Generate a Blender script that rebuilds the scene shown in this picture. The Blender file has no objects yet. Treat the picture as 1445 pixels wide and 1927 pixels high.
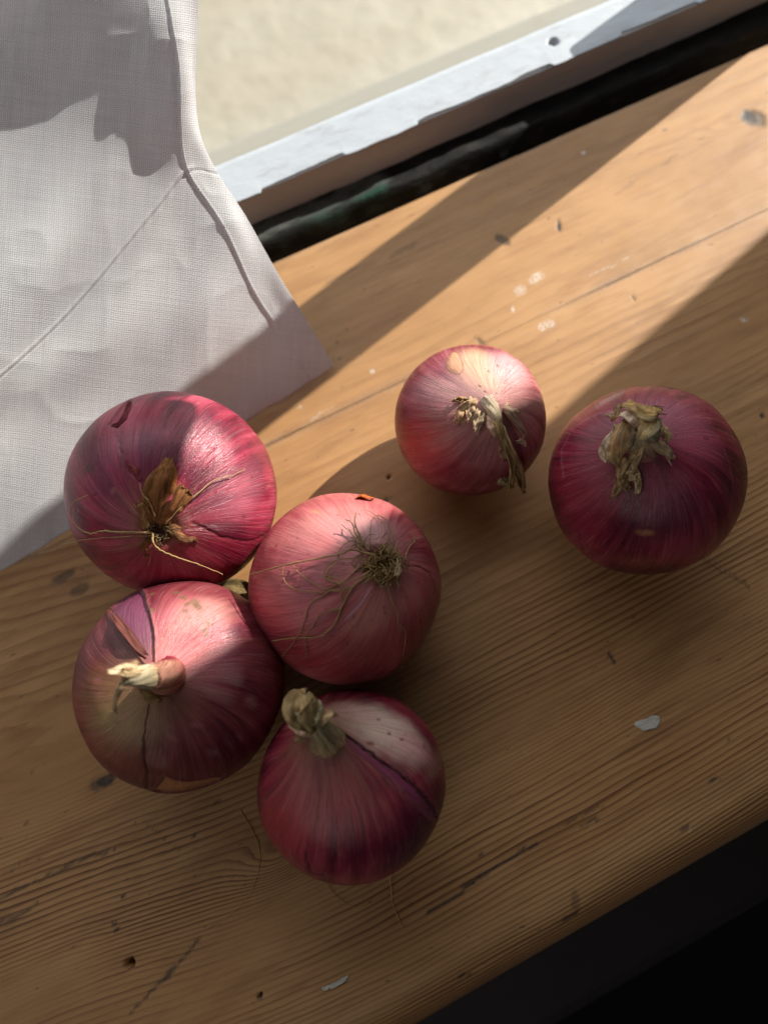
import bpy, math, random
import numpy as np
from mathutils import Matrix, Vector
random.seed(7)
C = bpy.context.scene.collection
scene = bpy.context.scene

# ------------------------------------------------------------------ camera
W, H, F = 1445.0, 1927.0, 1447.0          # photograph size and focal length in pixels
PITCH, CAMZ = math.radians(71.0), 0.30
VP = (11258.0, -5538.0)                   # vanishing point of the sill's long direction
def camera_axes():
    hd = F * math.tan(PITCH); L = math.hypot(*VP)
    a = math.atan2(-VP[1], VP[0]) - math.asin(hd / L)
    up = np.array([-math.sin(a) * math.cos(PITCH), -math.cos(a) * math.cos(PITCH), -math.sin(PITCH)])
    X = np.array([VP[0], VP[1], F]); X /= np.linalg.norm(X)
    X -= up * X.dot(up); X /= np.linalg.norm(X)
    return np.array([X, np.cross(up, X), up])
RW = camera_axes()
POS = np.array([0.0, 0.0, CAMZ])
cam_data = bpy.data.cameras.new('camera'); cam = bpy.data.objects.new('camera', cam_data); C.objects.link(cam)
r_, u_, b_ = RW @ np.array([1, 0, 0]), RW @ np.array([0, -1, 0]), RW @ np.array([0, 0, -1])
cam.matrix_world = Matrix(((r_[0], u_[0], b_[0], POS[0]), (r_[1], u_[1], b_[1], POS[1]), (r_[2], u_[2], b_[2], POS[2]), (0, 0, 0, 1)))
cam_data.sensor_fit = 'HORIZONTAL'; cam_data.sensor_width = 36.0; cam_data.lens = 36.0 * F / W
cam_data.clip_start = 0.01; cam_data.clip_end = 300
cam_data.dof.use_dof = True; cam_data.dof.focus_distance = 0.266; cam_data.dof.aperture_fstop = 9.0
scene.camera = cam

# ------------------------------------------------------------------ light
AZ, EL = math.radians(14.0), math.radians(32.0)
SUN = np.array([math.cos(AZ) * math.cos(EL), math.sin(AZ) * math.cos(EL), math.sin(EL)])
world = bpy.data.worlds.new('World'); scene.world = world; world.use_nodes = True
bg = world.node_tree.nodes['Background']; bg.inputs[0].default_value = (0.93, 0.95, 1.0, 1); bg.inputs[1].default_value = 0.03
ld = bpy.data.lights.new('sunlight', 'SPOT'); lo = bpy.data.objects.new('sunlight', ld); C.objects.link(lo)
lo.location = Vector(np.array([0.1, 0.2, 0.0]) + SUN * 12.0)
lo.rotation_euler = Vector(-SUN).to_track_quat('-Z', 'Y').to_euler()
ld.energy = 20500; ld.color = (1.0, 0.955, 0.89); ld.shadow_soft_size = 0.03; ld.spot_size = math.radians(24); ld.spot_blend = 0.1
kd = bpy.data.lights.new('window_daylight', 'AREA'); ko = bpy.data.objects.new('window_daylight', kd); C.objects.link(ko)
kd.shape = 'RECTANGLE'; kd.size = 1.6; kd.size_y = 1.1; kd.energy = 12.0; kd.color = (0.90, 0.94, 1.0)
ko.location = (0.25, 0.80, 0.50)
ko.rotation_euler = (Vector((0.08, 0.08, 0.0)) - Vector(ko.location)).to_track_quat('-Z', 'Y').to_euler()
rd = bpy.data.lights.new('curtain_fill', 'AREA'); ro = bpy.data.objects.new('curtain_fill', rd); C.objects.link(ro)  # added fill lamp that brightens the room side of the curtain
rd.shape = 'RECTANGLE'; rd.size = 1.2; rd.size_y = 0.9; rd.spread = math.radians(75); rd.energy = 0.75; rd.color = (1.0, 0.97, 0.95)
ro.location = (-0.95, -0.30, 0.95)
ro.rotation_euler = (Vector((-0.02, 0.18, 0.08)) - Vector(ro.location)).to_track_quat('-Z', 'Y').to_euler()
vs = scene.view_settings; vs.view_transform = 'Standard'; vs.look = 'None'; vs.gamma = 1.0; vs.exposure = 0.0; vs.use_curve_mapping = False
scene.render.engine = 'CYCLES'; scene.cycles.use_denoising = True; scene.cycles.max_bounces = 8; scene.cycles.transparent_max_bounces = 12

# ------------------------------------------------------------------ helpers
def ray(x, y):
    d = np.array([x - W / 2, y - H / 2, F]); d /= np.linalg.norm(d); return RW @ d
def at(x, y, z=0.0):
    d = ray(x, y); return POS + d * ((z - POS[2]) / d[2])
def _h(ix, iy, iz, seed):
    h = (ix * 374761393 + iy * 668265263 + iz * 2147483647 + seed * 974711) & 0xFFFFFFFF
    h = ((h ^ (h >> 13)) * 1274126177) & 0xFFFFFFFF
    h = ((h ^ (h >> 16)) * 2246822519) & 0xFFFFFFFF
    return ((h ^ (h >> 15)) & 0xFFFFFF) / float(0xFFFFFF)
def noise(P, seed=0):
    P = np.asarray(P, float); i = np.floor(P).astype(np.int64); f = P - i; f = f * f * f * (f * (f * 6 - 15) + 10)
    out = 0
    for a in (0, 1):
        for b in (0, 1):
            for c in (0, 1):
                w = (f[..., 0] if a else 1 - f[..., 0]) * (f[..., 1] if b else 1 - f[..., 1]) * (f[..., 2] if c else 1 - f[..., 2])
                out = out + w * _h(i[..., 0] + a, i[..., 1] + b, i[..., 2] + c, seed)
    return out * 2 - 1
def fbm(P, seed=0, o=4):
    s = 0; a = 0.5; P = np.asarray(P, float)
    for k in range(o):
        s = s + a * noise(P * 2 ** k + 17.3 * k, seed + k); a *= 0.5
    return s
def n3(x, y, z=0.0):
    x, y, z = np.broadcast_arrays(np.asarray(x, float), np.asarray(y, float), np.asarray(z, float)); return np.stack([x, y, z], -1)
def sst(a, b, x):
    t = np.clip((x - a) / (b - a), 0, 1); return t * t * (3 - 2 * t)
def seg_dist(Q, pts):
    d = np.full(Q.shape[:-1], 1e9)
    for p, q in zip(pts[:-1], pts[1:]):
        p, q = np.asarray(p, float), np.asarray(q, float); e = q - p
        t = np.clip(((Q - p) @ e) / (e @ e + 1e-18), 0, 1)
        d = np.minimum(d, np.linalg.norm(Q - p - t[..., None] * e, axis=-1))
    return d
def poly_sd(Q, pts):
    pts = [np.asarray(p, float) for p in pts]; d = seg_dist(Q, pts + [pts[0]]); ins = np.zeros(Q.shape[:-1], bool)
    for p, q in zip(pts, pts[1:] + pts[:1]):
        c = ((p[1] > Q[..., 1]) != (q[1] > Q[..., 1])) & (Q[..., 0] < (q[0] - p[0]) * (Q[..., 1] - p[1]) / (q[1] - p[1] + 1e-18) + p[0])
        ins ^= c
    return np.where(ins, -d, d)
def spline(pts, n):
    P = np.asarray(pts, float); m = len(P)
    if m == 2: return P[0] + (P[1] - P[0]) * np.linspace(0, 1, n)[:, None]
    E = np.vstack([2 * P[0] - P[1], P, 2 * P[-1] - P[-2]]); t = np.linspace(0, m - 1, n); i = np.minimum(t.astype(int), m - 2); f = (t - i)[:, None]
    a, b, c, d = E[i], E[i + 1], E[i + 2], E[i + 3]
    return 0.5 * (2 * b + (c - a) * f + (2 * a - 5 * b + 4 * c - d) * f ** 2 + (3 * b - a - 3 * c + d) * f ** 3)

def link(name, V, faces, mat, parent=None, smooth=True, attrs=None):
    me = bpy.data.meshes.new(name)
    V = np.asarray(V, float)
    if isinstance(faces, np.ndarray) and faces.ndim == 2:
        nf, k = faces.shape
        me.vertices.add(len(V)); me.vertices.foreach_set('co', V.astype(np.float32).ravel())
        me.loops.add(nf * k); me.loops.foreach_set('vertex_index', faces.astype(np.int32).ravel())
        me.polygons.add(nf); me.polygons.foreach_set('loop_start', np.arange(nf, dtype=np.int32) * k)
        me.update(calc_edges=True); me.validate()
    else:
        me.from_pydata([tuple(v) for v in V], [], [tuple(int(i) for i in f) for f in faces]); me.update()
    if smooth: me.polygons.foreach_set('use_smooth', np.ones(len(me.polygons), bool))
    for k, A in (attrs or {}).items():
        A = np.asarray(A, np.float32)
        if A.ndim == 1:
            at_ = me.attributes.new(k, 'FLOAT', 'POINT'); at_.data.foreach_set('value', A)
        else:
            at_ = me.attributes.new(k, 'FLOAT_VECTOR', 'POINT'); at_.data.foreach_set('vector', A.ravel())
    me.materials.append(mat)
    o = bpy.data.objects.new(name, me); C.objects.link(o)
    if parent is not None: o.parent = parent; o.matrix_parent_inverse = parent.matrix_world.inverted()
    return o
def empty(name, loc):
    o = bpy.data.objects.new(name, None); C.objects.link(o); o.location = loc; o.matrix_world = Matrix.Translation(loc); o.empty_display_size = 0.02; return o
def tag(o, label=None, cat=None, group=None, kind=None):
    for k, v in (('label', label), ('category', cat), ('group', group), ('kind', kind)):
        if v: o[k] = v
    return o
def grid_faces(nu, nv, wrap=False):
    i = np.arange(nu - 1)[:, None]; j = np.arange(nv if wrap else nv - 1)[None, :]; j2 = (j + 1) % nv
    return np.stack([i * nv + j, i * nv + j2, (i + 1) * nv + j2, (i + 1) * nv + j], -1).reshape(-1, 4)
def box(name, lo, hi, mat, parent=None, bevel=0.0):
    x0, y0, z0 = lo; x1, y1, z1 = hi
    V = [(x0, y0, z0), (x1, y0, z0), (x1, y1, z0), (x0, y1, z0), (x0, y0, z1), (x1, y0, z1), (x1, y1, z1), (x0, y1, z1)]
    o = link(name, V, [(0, 3, 2, 1), (4, 5, 6, 7), (0, 1, 5, 4), (1, 2, 6, 5), (2, 3, 7, 6), (3, 0, 4, 7)], mat, parent, smooth=False)
    if bevel:
        m = o.modifiers.new('bevel', 'BEVEL'); m.width = bevel; m.segments = 2
    return o

class NT:
    """small node-tree writer"""
    def __init__(s, name):
        s.mat = bpy.data.materials.new(name); s.mat.use_nodes = True; s.t = s.mat.node_tree; s.t.nodes.clear()
        s.out = s.t.nodes.new('ShaderNodeOutputMaterial')
    def set(s, sock, v):
        if isinstance(v, bpy.types.NodeSocket): s.t.links.new(v, sock)
        elif v is not None:
            try: sock.default_value = v
            except Exception: sock.default_value = (*v, 1.0)
    def n(s, typ, ins=None, out=0, **props):
        nd = s.t.nodes.new('ShaderNode' + typ)
        for k, v in props.items(): setattr(nd, k, v)
        for k, v in (ins or {}).items(): s.set(nd.inputs[k], v)
        return nd.outputs[out]
    def m(s, op, a, b=None, c=None, clamp=False):
        return s.n('Math', {0: a, 1: b, 2: c}, operation=op, use_clamp=clamp)
    def attr(s, name, out='Fac'):
        nd = s.t.nodes.new('ShaderNodeAttribute'); nd.attribute_name = name; return nd.outputs[out]
    def mix(s, f, a, b, mode='MIX'):
        nd = s.t.nodes.new('ShaderNodeMix'); nd.data_type = 'RGBA'; nd.blend_type = mode
        s.set(nd.inputs[0], f); s.set(nd.inputs[6], a); s.set(nd.inputs[7], b); return nd.outputs[2]
    def vmul(s, v, w): return s.n('VectorMath', {0: v, 1: w}, operation='MULTIPLY')
    def noise(s, v, scale=1.0, detail=3.0, rough=0.55, dist=0.0): return s.n('TexNoise', {'Vector': v, 'Scale': scale, 'Detail': detail, 'Roughness': rough, 'Distortion': dist})
    def ramp(s, f, a, b): return s.n('MapRange', {0: f, 1: a, 2: b, 3: 0.0, 4: 1.0}, interpolation_type='SMOOTHSTEP')
    def bump(s, h, dist, strength=1.0, normal=None): return s.n('Bump', {'Height': h, 'Distance': dist, 'Strength': strength, 'Normal': normal})
    def bsdf(s, **k): return s.n('BsdfPrincipled', {a.replace('_', ' '): v for a, v in k.items()})
    def end(s, sh): s.t.links.new(sh, s.out.inputs[0]); return s.mat

# ------------------------------------------------------------------ materials
def wood_material():
    t = NT('pine_board')
    pos = t.n('NewGeometry', out='Position')
    ph = t.attr('ring'); dark = t.attr('dark'); white = t.attr('white'); worn_lit = t.attr('worn_lit'); con = t.attr('contrast')
    fib = t.noise(t.vmul(pos, (60, 2600, 1200)), 1.0, 3)
    jit = t.noise(t.vmul(pos, (18, 260, 260)), 1.0, 3)
    ph2 = t.m('ADD', ph, t.m('MULTIPLY', t.m('SUBTRACT', jit, 0.5), 0.9))
    fr = t.m('FRACT', ph2); cell = t.n('TexWhiteNoise', {'W': t.m('FLOOR', ph2)}, noise_dimensions='1D')
    rise = t.ramp(fr, 0.35, 0.90); fall = t.m('SUBTRACT', 1.0, t.ramp(fr, 0.92, 1.0))
    late = t.m('MULTIPLY', t.m('MULTIPLY', rise, fall), t.m('MULTIPLY_ADD', cell, 0.55, 0.55))
    late = t.m('MULTIPLY', late, con)
    big = t.noise(t.vmul(pos, (9, 22, 9)), 1.0, 3)
    mid = t.noise(t.vmul(pos, (40, 170, 100)), 1.0, 4, 0.6)
    col = t.mix(t.ramp(big, 0.3, 0.7), (0.335, 0.168, 0.062, 1), (0.415, 0.222, 0.090, 1))
    col = t.mix(t.m('MULTIPLY', t.ramp(mid, 0.45, 0.75), 0.35), col, (0.235, 0.105, 0.036, 1))
    patch = t.noise(t.vmul(pos, (13, 95, 60)), 1.0, 5, 0.65)
    col = t.mix(t.m('MULTIPLY', t.ramp(patch, 0.48, 0.68), 0.6), col, (0.235, 0.110, 0.042, 1))
    col = t.mix(t.m('MULTIPLY', late, 0.85), col, (0.135, 0.052, 0.017, 1))
    col = t.mix(t.m('MULTIPLY', t.ramp(fib, 0.50, 0.80), 0.30), col, (0.19, 0.095, 0.038, 1))
    col = t.mix(t.m('MULTIPLY', worn_lit, 0.55), col, (0.40, 0.235, 0.105, 1))
    pit = t.m('MULTIPLY', t.ramp(t.noise(t.vmul(pos, (160, 480, 300)), 1.0, 2), 0.69, 0.76), 0.6)
    col = t.mix(pit, col, (0.06, 0.035, 0.02, 1))
    grime = t.noise(t.vmul(pos, (420, 420, 420)), 1.0, 3)
    dk = t.m('MULTIPLY', dark, t.m('MULTIPLY_ADD', grime, 0.9, 0.5), clamp=True)
    col = t.mix(dk, col, (0.028, 0.022, 0.018, 1))
    wh = t.m('MULTIPLY', white, t.ramp(t.noise(t.vmul(pos, (900, 900, 900)), 1.0, 3), 0.35, 0.6), clamp=True)
    col = t.mix(wh, col, (0.62, 0.60, 0.56, 1))
    h = t.m('ADD', t.m('MULTIPLY', late, 1.0), t.m('MULTIPLY', fib, 0.55))
    bmp = t.bump(h, 0.00022, 0.75)
    rg = t.m('MULTIPLY_ADD', t.noise(t.vmul(pos, (70, 300, 100)), 1.0, 3), 0.25, 0.40)
    return t.end(t.bsdf(Base_Color=col, Roughness=rg, Normal=bmp, Specular_IOR_Level=0.32))
def skin_material():
    t = NT('onion_skin')
    col = t.attr('col', 'Vector'); st = t.attr('st', 'Vector'); pos = t.n('TexCoord', out='Object')
    s1 = t.noise(t.vmul(st, (34, 34, 2.2)), 1.0, 4, 0.65)
    s2 = t.noise(t.vmul(st, (95, 95, 5.0)), 1.0, 3, 0.6)
    sp = t.noise(pos, 1900.0, 2)
    sp2 = t.noise(pos, 520.0, 3)
    f = t.m('MULTIPLY_ADD', s1, 1.05, 0.48)
    f = t.m('MULTIPLY', f, t.m('MULTIPLY_ADD', s2, 0.85, 0.58))
    c = t.mix(1.0, col, t.n('CombineColor', {0: f, 1: f, 2: f}), 'MULTIPLY')
    pale = t.m('MULTIPLY', t.ramp(s2, 0.58, 0.80), t.m('MULTIPLY', t.attr('silver'), 0.75))
    c = t.mix(pale, c, (0.56, 0.34, 0.31, 1))
    c = t.mix(t.m('MULTIPLY', t.ramp(sp2, 0.62, 0.72), 0.22), c, (0.10, 0.03, 0.03, 1))
    s3 = t.noise(t.vmul(st, (15, 15, 0.55)), 1.0, 2, 0.5)
    vein = t.m('SUBTRACT', 1.0, t.ramp(t.m('ABSOLUTE', t.m('SUBTRACT', s3, 0.5)), 0.0, 0.022))
    c = t.mix(t.m('MULTIPLY', vein, 0.14), c, (0.50, 0.24, 0.22, 1))
    h = t.m('ADD', t.m('MULTIPLY', s2, 0.9), t.m('MULTIPLY', sp, 0.32)); h = t.m('ADD', h, t.m('MULTIPLY', vein, 0.35)); h = t.m('ADD', h, t.m('MULTIPLY', s1, 0.8))
    bmp = t.bump(h, 0.00020, 0.8)
    rg = t.m('MULTIPLY_ADD', sp2, 0.22, t.m('MULTIPLY_ADD', t.attr('rough'), 0.4, 0.08))
    return t.end(t.bsdf(Base_Color=c, Roughness=rg, Normal=bmp, Specular_IOR_Level=0.42))
def paper_material():
    t = NT('dry_papery_skin')
    col = t.attr('col', 'Vector'); st = t.attr('st', 'Vector')
    s1 = t.noise(t.vmul(st, (6.5, 0.9, 1)), 1.0, 4, 0.7); s2 = t.noise(t.vmul(st, (2.2, 2.0, 1)), 1.0, 4, 0.6)
    f = t.m('MULTIPLY', t.m('MULTIPLY_ADD', t.ramp(s1, 0.28, 0.72), 0.85, 0.48), t.m('MULTIPLY_ADD', s2, 0.7, 0.65))
    c = t.mix(1.0, col, t.n('CombineColor', {0: f, 1: f, 2: f}), 'MULTIPLY')
    c = t.mix(t.m('MULTIPLY', t.ramp(s2, 0.56, 0.74), 0.55), c, (0.17, 0.10, 0.045, 1))
    bmp = t.bump(t.m('ADD', t.m('MULTIPLY', s1, 1.6), s2), 0.0007, 0.9)
    p = t.bsdf(Base_Color=c, Roughness=0.62, Normal=bmp, Specular_IOR_Level=0.25)
    tr = t.n('BsdfTranslucent', {0: c})
    return t.end(t.n('MixShader', {0: 0.25, 1: p, 2: tr}))
def thread_material():
    t = NT('dry_root'); pos = t.n('TexCoord', out='Object')
    c = t.mix(t.noise(pos, 260.0, 3), (0.30, 0.20, 0.095, 1), (0.52, 0.40, 0.23, 1))
    c = t.mix(1.0, c, t.attr('col', 'Vector'), 'MULTIPLY')
    return t.end(t.bsdf(Base_Color=c, Roughness=0.6, Specular_IOR_Level=0.25))
def cloth_material():
    t = NT('white_linen'); uv = t.attr('weave', 'Vector'); thick = t.attr('thick')
    wob = t.noise(t.vmul(uv, (0.10, 0.10, 1)), 1.0, 3)
    sep = t.n('SeparateXYZ', {0: uv}); u = sep; 
    sepn = sep.node; u, v = sepn.outputs[0], sepn.outputs[1]
    u = t.m('ADD', u, t.m('MULTIPLY', wob, 2.0)); v = t.m('ADD', v, t.m('MULTIPLY', wob, 1.6))
    slub_u = t.noise(t.vmul(uv, (0.9, 0.03, 1)), 1.0, 2); slub_v = t.noise(t.vmul(uv, (0.03, 0.9, 1)), 1.0, 2)
    wu = t.m('MULTIPLY_ADD', t.m('SINE', t.m('MULTIPLY', u, 2 * math.pi)), 0.5, 0.5)
    wv = t.m('MULTIPLY_ADD', t.m('SINE', t.m('MULTIPLY', v, 2 * math.pi)), 0.5, 0.5)
    chk = t.m('SINE', t.m('MULTIPLY', t.m('ADD', u, v), math.pi))
    hgt = t.m('ADD', t.m('MULTIPLY', wu, wv), t.m('MULTIPLY', chk, 0.12))
    hgt = t.m('ADD', hgt, t.m('MULTIPLY', t.m('ADD', slub_u, slub_v), 0.7))
    gap = t.m('MULTIPLY', t.m('SUBTRACT', 1.0, t.ramp(t.m('MULTIPLY', wu, wv), 0.0, 0.22)), 0.5)
    c = t.mix(t.ramp(hgt, 0.5, 1.6), (0.76, 0.755, 0.78, 1), (0.95, 0.945, 0.96, 1))
    bmp = t.bump(hgt, 0.00013, 0.7)
    p = t.n('BsdfDiffuse', {0: c, 'Normal': bmp})
    tr = t.n('BsdfTranslucent', {0: t.mix(t.ramp(hgt, 0.5, 1.6), t.mix(thick, (0.62, 0.60, 0.62, 1), (0.55, 0.52, 0.51, 1)), t.mix(thick, (0.95, 0.94, 0.94, 1), (0.76, 0.72, 0.71, 1))), 'Normal': bmp})
    return t.end(t.n('MixShader', {0: 0.42, 1: p, 2: tr}))
def paint_material(name, base, dirt, scale=60.0, rough=0.45):
    t = NT(name); pos = t.n('NewGeometry', out='Position')
    a = t.noise(t.vmul(pos, (scale, scale * 3, scale * 3)), 1.0, 5, 0.65)
    b = t.noise(pos, 900.0, 3)
    c = t.mix(t.m('MULTIPLY', t.ramp(a, 0.52, 0.72), 0.5), base, dirt)
    bmp = t.bump(t.m('ADD', a, t.m('MULTIPLY', b, 0.25)), 0.0008, 0.6)
    return t.end(t.bsdf(Base_Color=c, Roughness=rough, Normal=bmp))
def grime_material():
    t = NT('black_grimy_frame'); pos = t.n('NewGeometry', out='Position'); pale = t.attr('pale'); green = t.attr('green')
    a = t.noise(t.vmul(pos, (70, 160, 160)), 1.0, 5, 0.65); b = t.noise(t.vmul(pos, (160, 420, 420)), 1.0, 3)
    c = t.mix(t.ramp(a, 0.45, 0.7), (0.006, 0.0055, 0.005, 1), (0.018, 0.015, 0.012, 1))
    c = t.mix(t.m('MULTIPLY', t.ramp(b, 0.70, 0.76), 0.35), c, (0.16, 0.13, 0.10, 1))
    c = t.mix(t.m('MULTIPLY', pale, t.ramp(a, 0.30, 0.55)), c, (0.10, 0.105, 0.095, 1))
    c = t.mix(t.m('MULTIPLY', green, t.ramp(a, 0.40, 0.60)), c, (0.012, 0.055, 0.035, 1))
    return t.end(t.bsdf(Base_Color=c, Roughness=0.7, Normal=t.bump(a, 0.002, 0.8), Specular_IOR_Level=0.2))
def glass_material():
    t = NT('window_glass')
    fr = t.m('MULTIPLY_ADD', t.m('POWER', t.n('LayerWeight', {0: 0.5}, out=1), 5.0), 0.3, 0.03)
    return t.end(t.n('MixShader', {0: fr, 1: t.n('BsdfTransparent', {0: (0.97, 0.98, 0.97, 1)}), 2: t.n('BsdfGlossy', {0: (1, 1, 1, 1), 1: 0.05})}))
def ground_material():
    t = NT('sandy_paving'); pos = t.n('NewGeometry', out='Position')
    a = t.noise(pos, 2.6, 4, 0.55); b = t.noise(pos, 26.0, 4)
    c = t.mix(t.ramp(a, 0.35, 0.65), (0.30, 0.275, 0.225, 1), (0.35, 0.325, 0.275, 1))
    c = t.mix(t.m('MULTIPLY', t.ramp(b, 0.5, 0.8), 0.3), c, (0.22, 0.19, 0.145, 1))
    return t.end(t.bsdf(Base_Color=c, Roughness=0.9, Specular_IOR_Level=0.1, Normal=t.bump(b, 0.01, 0.5)))
M_WOOD, M_SKIN, M_PAPER, M_ROOT, M_CLOTH = wood_material(), skin_material(), paper_material(), thread_material(), cloth_material()
M_WHITE = paint_material('old_white_paint', (0.37, 0.39, 0.42, 1), (0.26, 0.26, 0.27, 1))
M_FACE = paint_material('shaded_cream_paint', (0.44, 0.41, 0.40, 1), (0.34, 0.31, 0.29, 1), 40.0)
M_FLAKE = paint_material('chipped_paint', (0.46, 0.43, 0.37, 1), (0.14, 0.11, 0.09, 1), 220.0, 0.6)
M_GRIME, M_GLASS, M_GROUND = grime_material(), glass_material(), ground_material()
M_STONE = paint_material('pale_stone', (0.22, 0.205, 0.17, 1), (0.18, 0.16, 0.13, 1), 6.0, 0.9)
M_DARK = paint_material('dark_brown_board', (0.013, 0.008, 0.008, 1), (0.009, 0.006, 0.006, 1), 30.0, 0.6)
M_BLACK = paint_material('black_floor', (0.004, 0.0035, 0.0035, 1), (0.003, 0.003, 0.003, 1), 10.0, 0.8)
M_WALL = paint_material('plain_plaster', (0.62, 0.58, 0.52, 1), (0.55, 0.5, 0.45, 1), 8.0, 0.8)

# ------------------------------------------------------------------ the sill: two pine boards
Y_REAR, Y_FRONT, Y_JOINT, R_NOSE = 0.2304, -0.0735, 0.1470, 0.015
GX0, GX1 = -0.24, 0.40
sill = empty('window_sill', (0.08, 0.08, 0.0)); tag(sill, kind='structure')

SILL_DARK_BLOBS = [  # px, py, half-length mm, half-width mm, angle deg (image), strength
    (1052, 423, 3.2, 1.1, 80, 1.0), (945, 452, 5, 2.2, 30, .75), (1418, 222, 7.0, 5.4, 20, .80), (1412, 218, 4.4, 3.0, 50, 1.1), (905, 640, 4, 1.0, 35, .6),
    (730, 898, .9, .6, 0, .9), (727, 940, 1.0, .9, 0, .95), (1152, 1243, 2.6, .8, 80, 1.0), (1148, 1232, 1.2, 1.0, 0, .9), (200, 1468, 4.6, 2.0, -25, .95), (180, 1478, 2.0, 2.2, -25, .6),
    (207, 1445, 1.1, .9, 0, 1.0), (490, 1872, 1.1, 1.0, 0, 1.0), (216, 1737, 1.2, .6, 0, 1.), (220, 1750, 1.4, .6, -15, 1.), (365, 1571, 1.2, .7, -10, 1.), (232, 1690, 1.2, .4, -40, 1.),
    (214, 1598, .8, .6, 0, .9), (297, 1535, .9, .4, 0, .8), (410, 1510, 1.6, .7, -20, .7), (1435, 780, 1.1, .9, 0, .9), (1400, 1095, 1.2, .4, 20, .6), (652, 622, .8, .8, 0, .7), (640, 675, .9, .8, 0, .7),
    (1345, 1467, 3., .5, -20, .9), (1377, 1393, 2., .4, -15, .8), (1120, 1545, 1.4, .7, -25, .8), (905, 1608, .9, .5, 0, .8), (770, 1697, 1.2, .5, 0, .8), (1190, 560, 2.0, .4, 40, .8),
    (875, 1838, 3., .5, -25, .9), (1075, 1730, 4., .6, -25, 1.0), (1290, 1560, 3., .5, -25, .8), (1085, 1695, 1.5, 3.5, 0, .45), (255, 1550, 2.6, .3, 60, .5), (1103, 1552, 3, .5, -28, .7), (60, 1455, 1.4, .5, 0, .6), (50, 1552, 1.2, .4, -20, .8), (1260, 300, 6, .8, -32, .35), (1180, 350, 8, .7, -35, .3), (120, 1085, 5, 2.0, -30, .7), (150, 1110, 4, 2.5, -30, .6), (640, 520, 9, 1.4, -30, .30), (760, 470, 9, 1.2, -28, .35), (1040, 770, 3, .4, -25, .4)]
SILL_DARK_LINES = [  # polyline, half width mm, strength
    ([(805, 1715), (850, 1695), (900, 1655), (950, 1622), (1010, 1587)], .55, .95), ([(870, 1672), (915, 1645)], .9, .7), ([(375, 1765), (335, 1815), (290, 1860), (245, 1905)], .45, .8), ([(330, 1820), (310, 1842)], .8, .8),
    ([(0, 1692), (40, 1672), (90, 1650), (150, 1618), (210, 1600)], .5, .75), ([(0, 1738), (50, 1715), (70, 1700)], .5, .7), ([(0, 1735), (20, 1730)], 2.0, .35), ([(1060, 1555), (1135, 1515)], .4, .5),
    ([(20, 1640), (60, 1615)], .35, .5), ([(270, 1545), (345, 1605)], .25, .4), ([(1330, 1050), (1410, 1105)], .3, .5), ([(1330, 1050), (1350, 1010)], .3, .4), ([(1385, 1185), (1445, 1165)], .3, .3)]
SILL_WHITE = [(1010, 522, 4.0, 2.2, -30, .55), (978, 545, 3.2, 2.2, -30, .42), (1028, 612, 3.6, 2.0, -20, .5), (965, 581, 1.0, 1.0, 0, .9), (1096, 285, 1.3, .9, 0, .9), (1400, 600, 1.6, 1.2, 0, .5), (700, 698, 1.0, .8, 0, .6), (992, 1420, .8, .6, 0, .5), (560, 765, 1.2, .7, 0, .4), (600, 780, 8, .5, -30, .35), (1300, 1560, .8, .5, 0, .4), (1150, 500, 12, .4, -25, .3)]
HOLES = [(245, 1813, 1.9), (490, 1872, .8), (730, 898, .5)]

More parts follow.
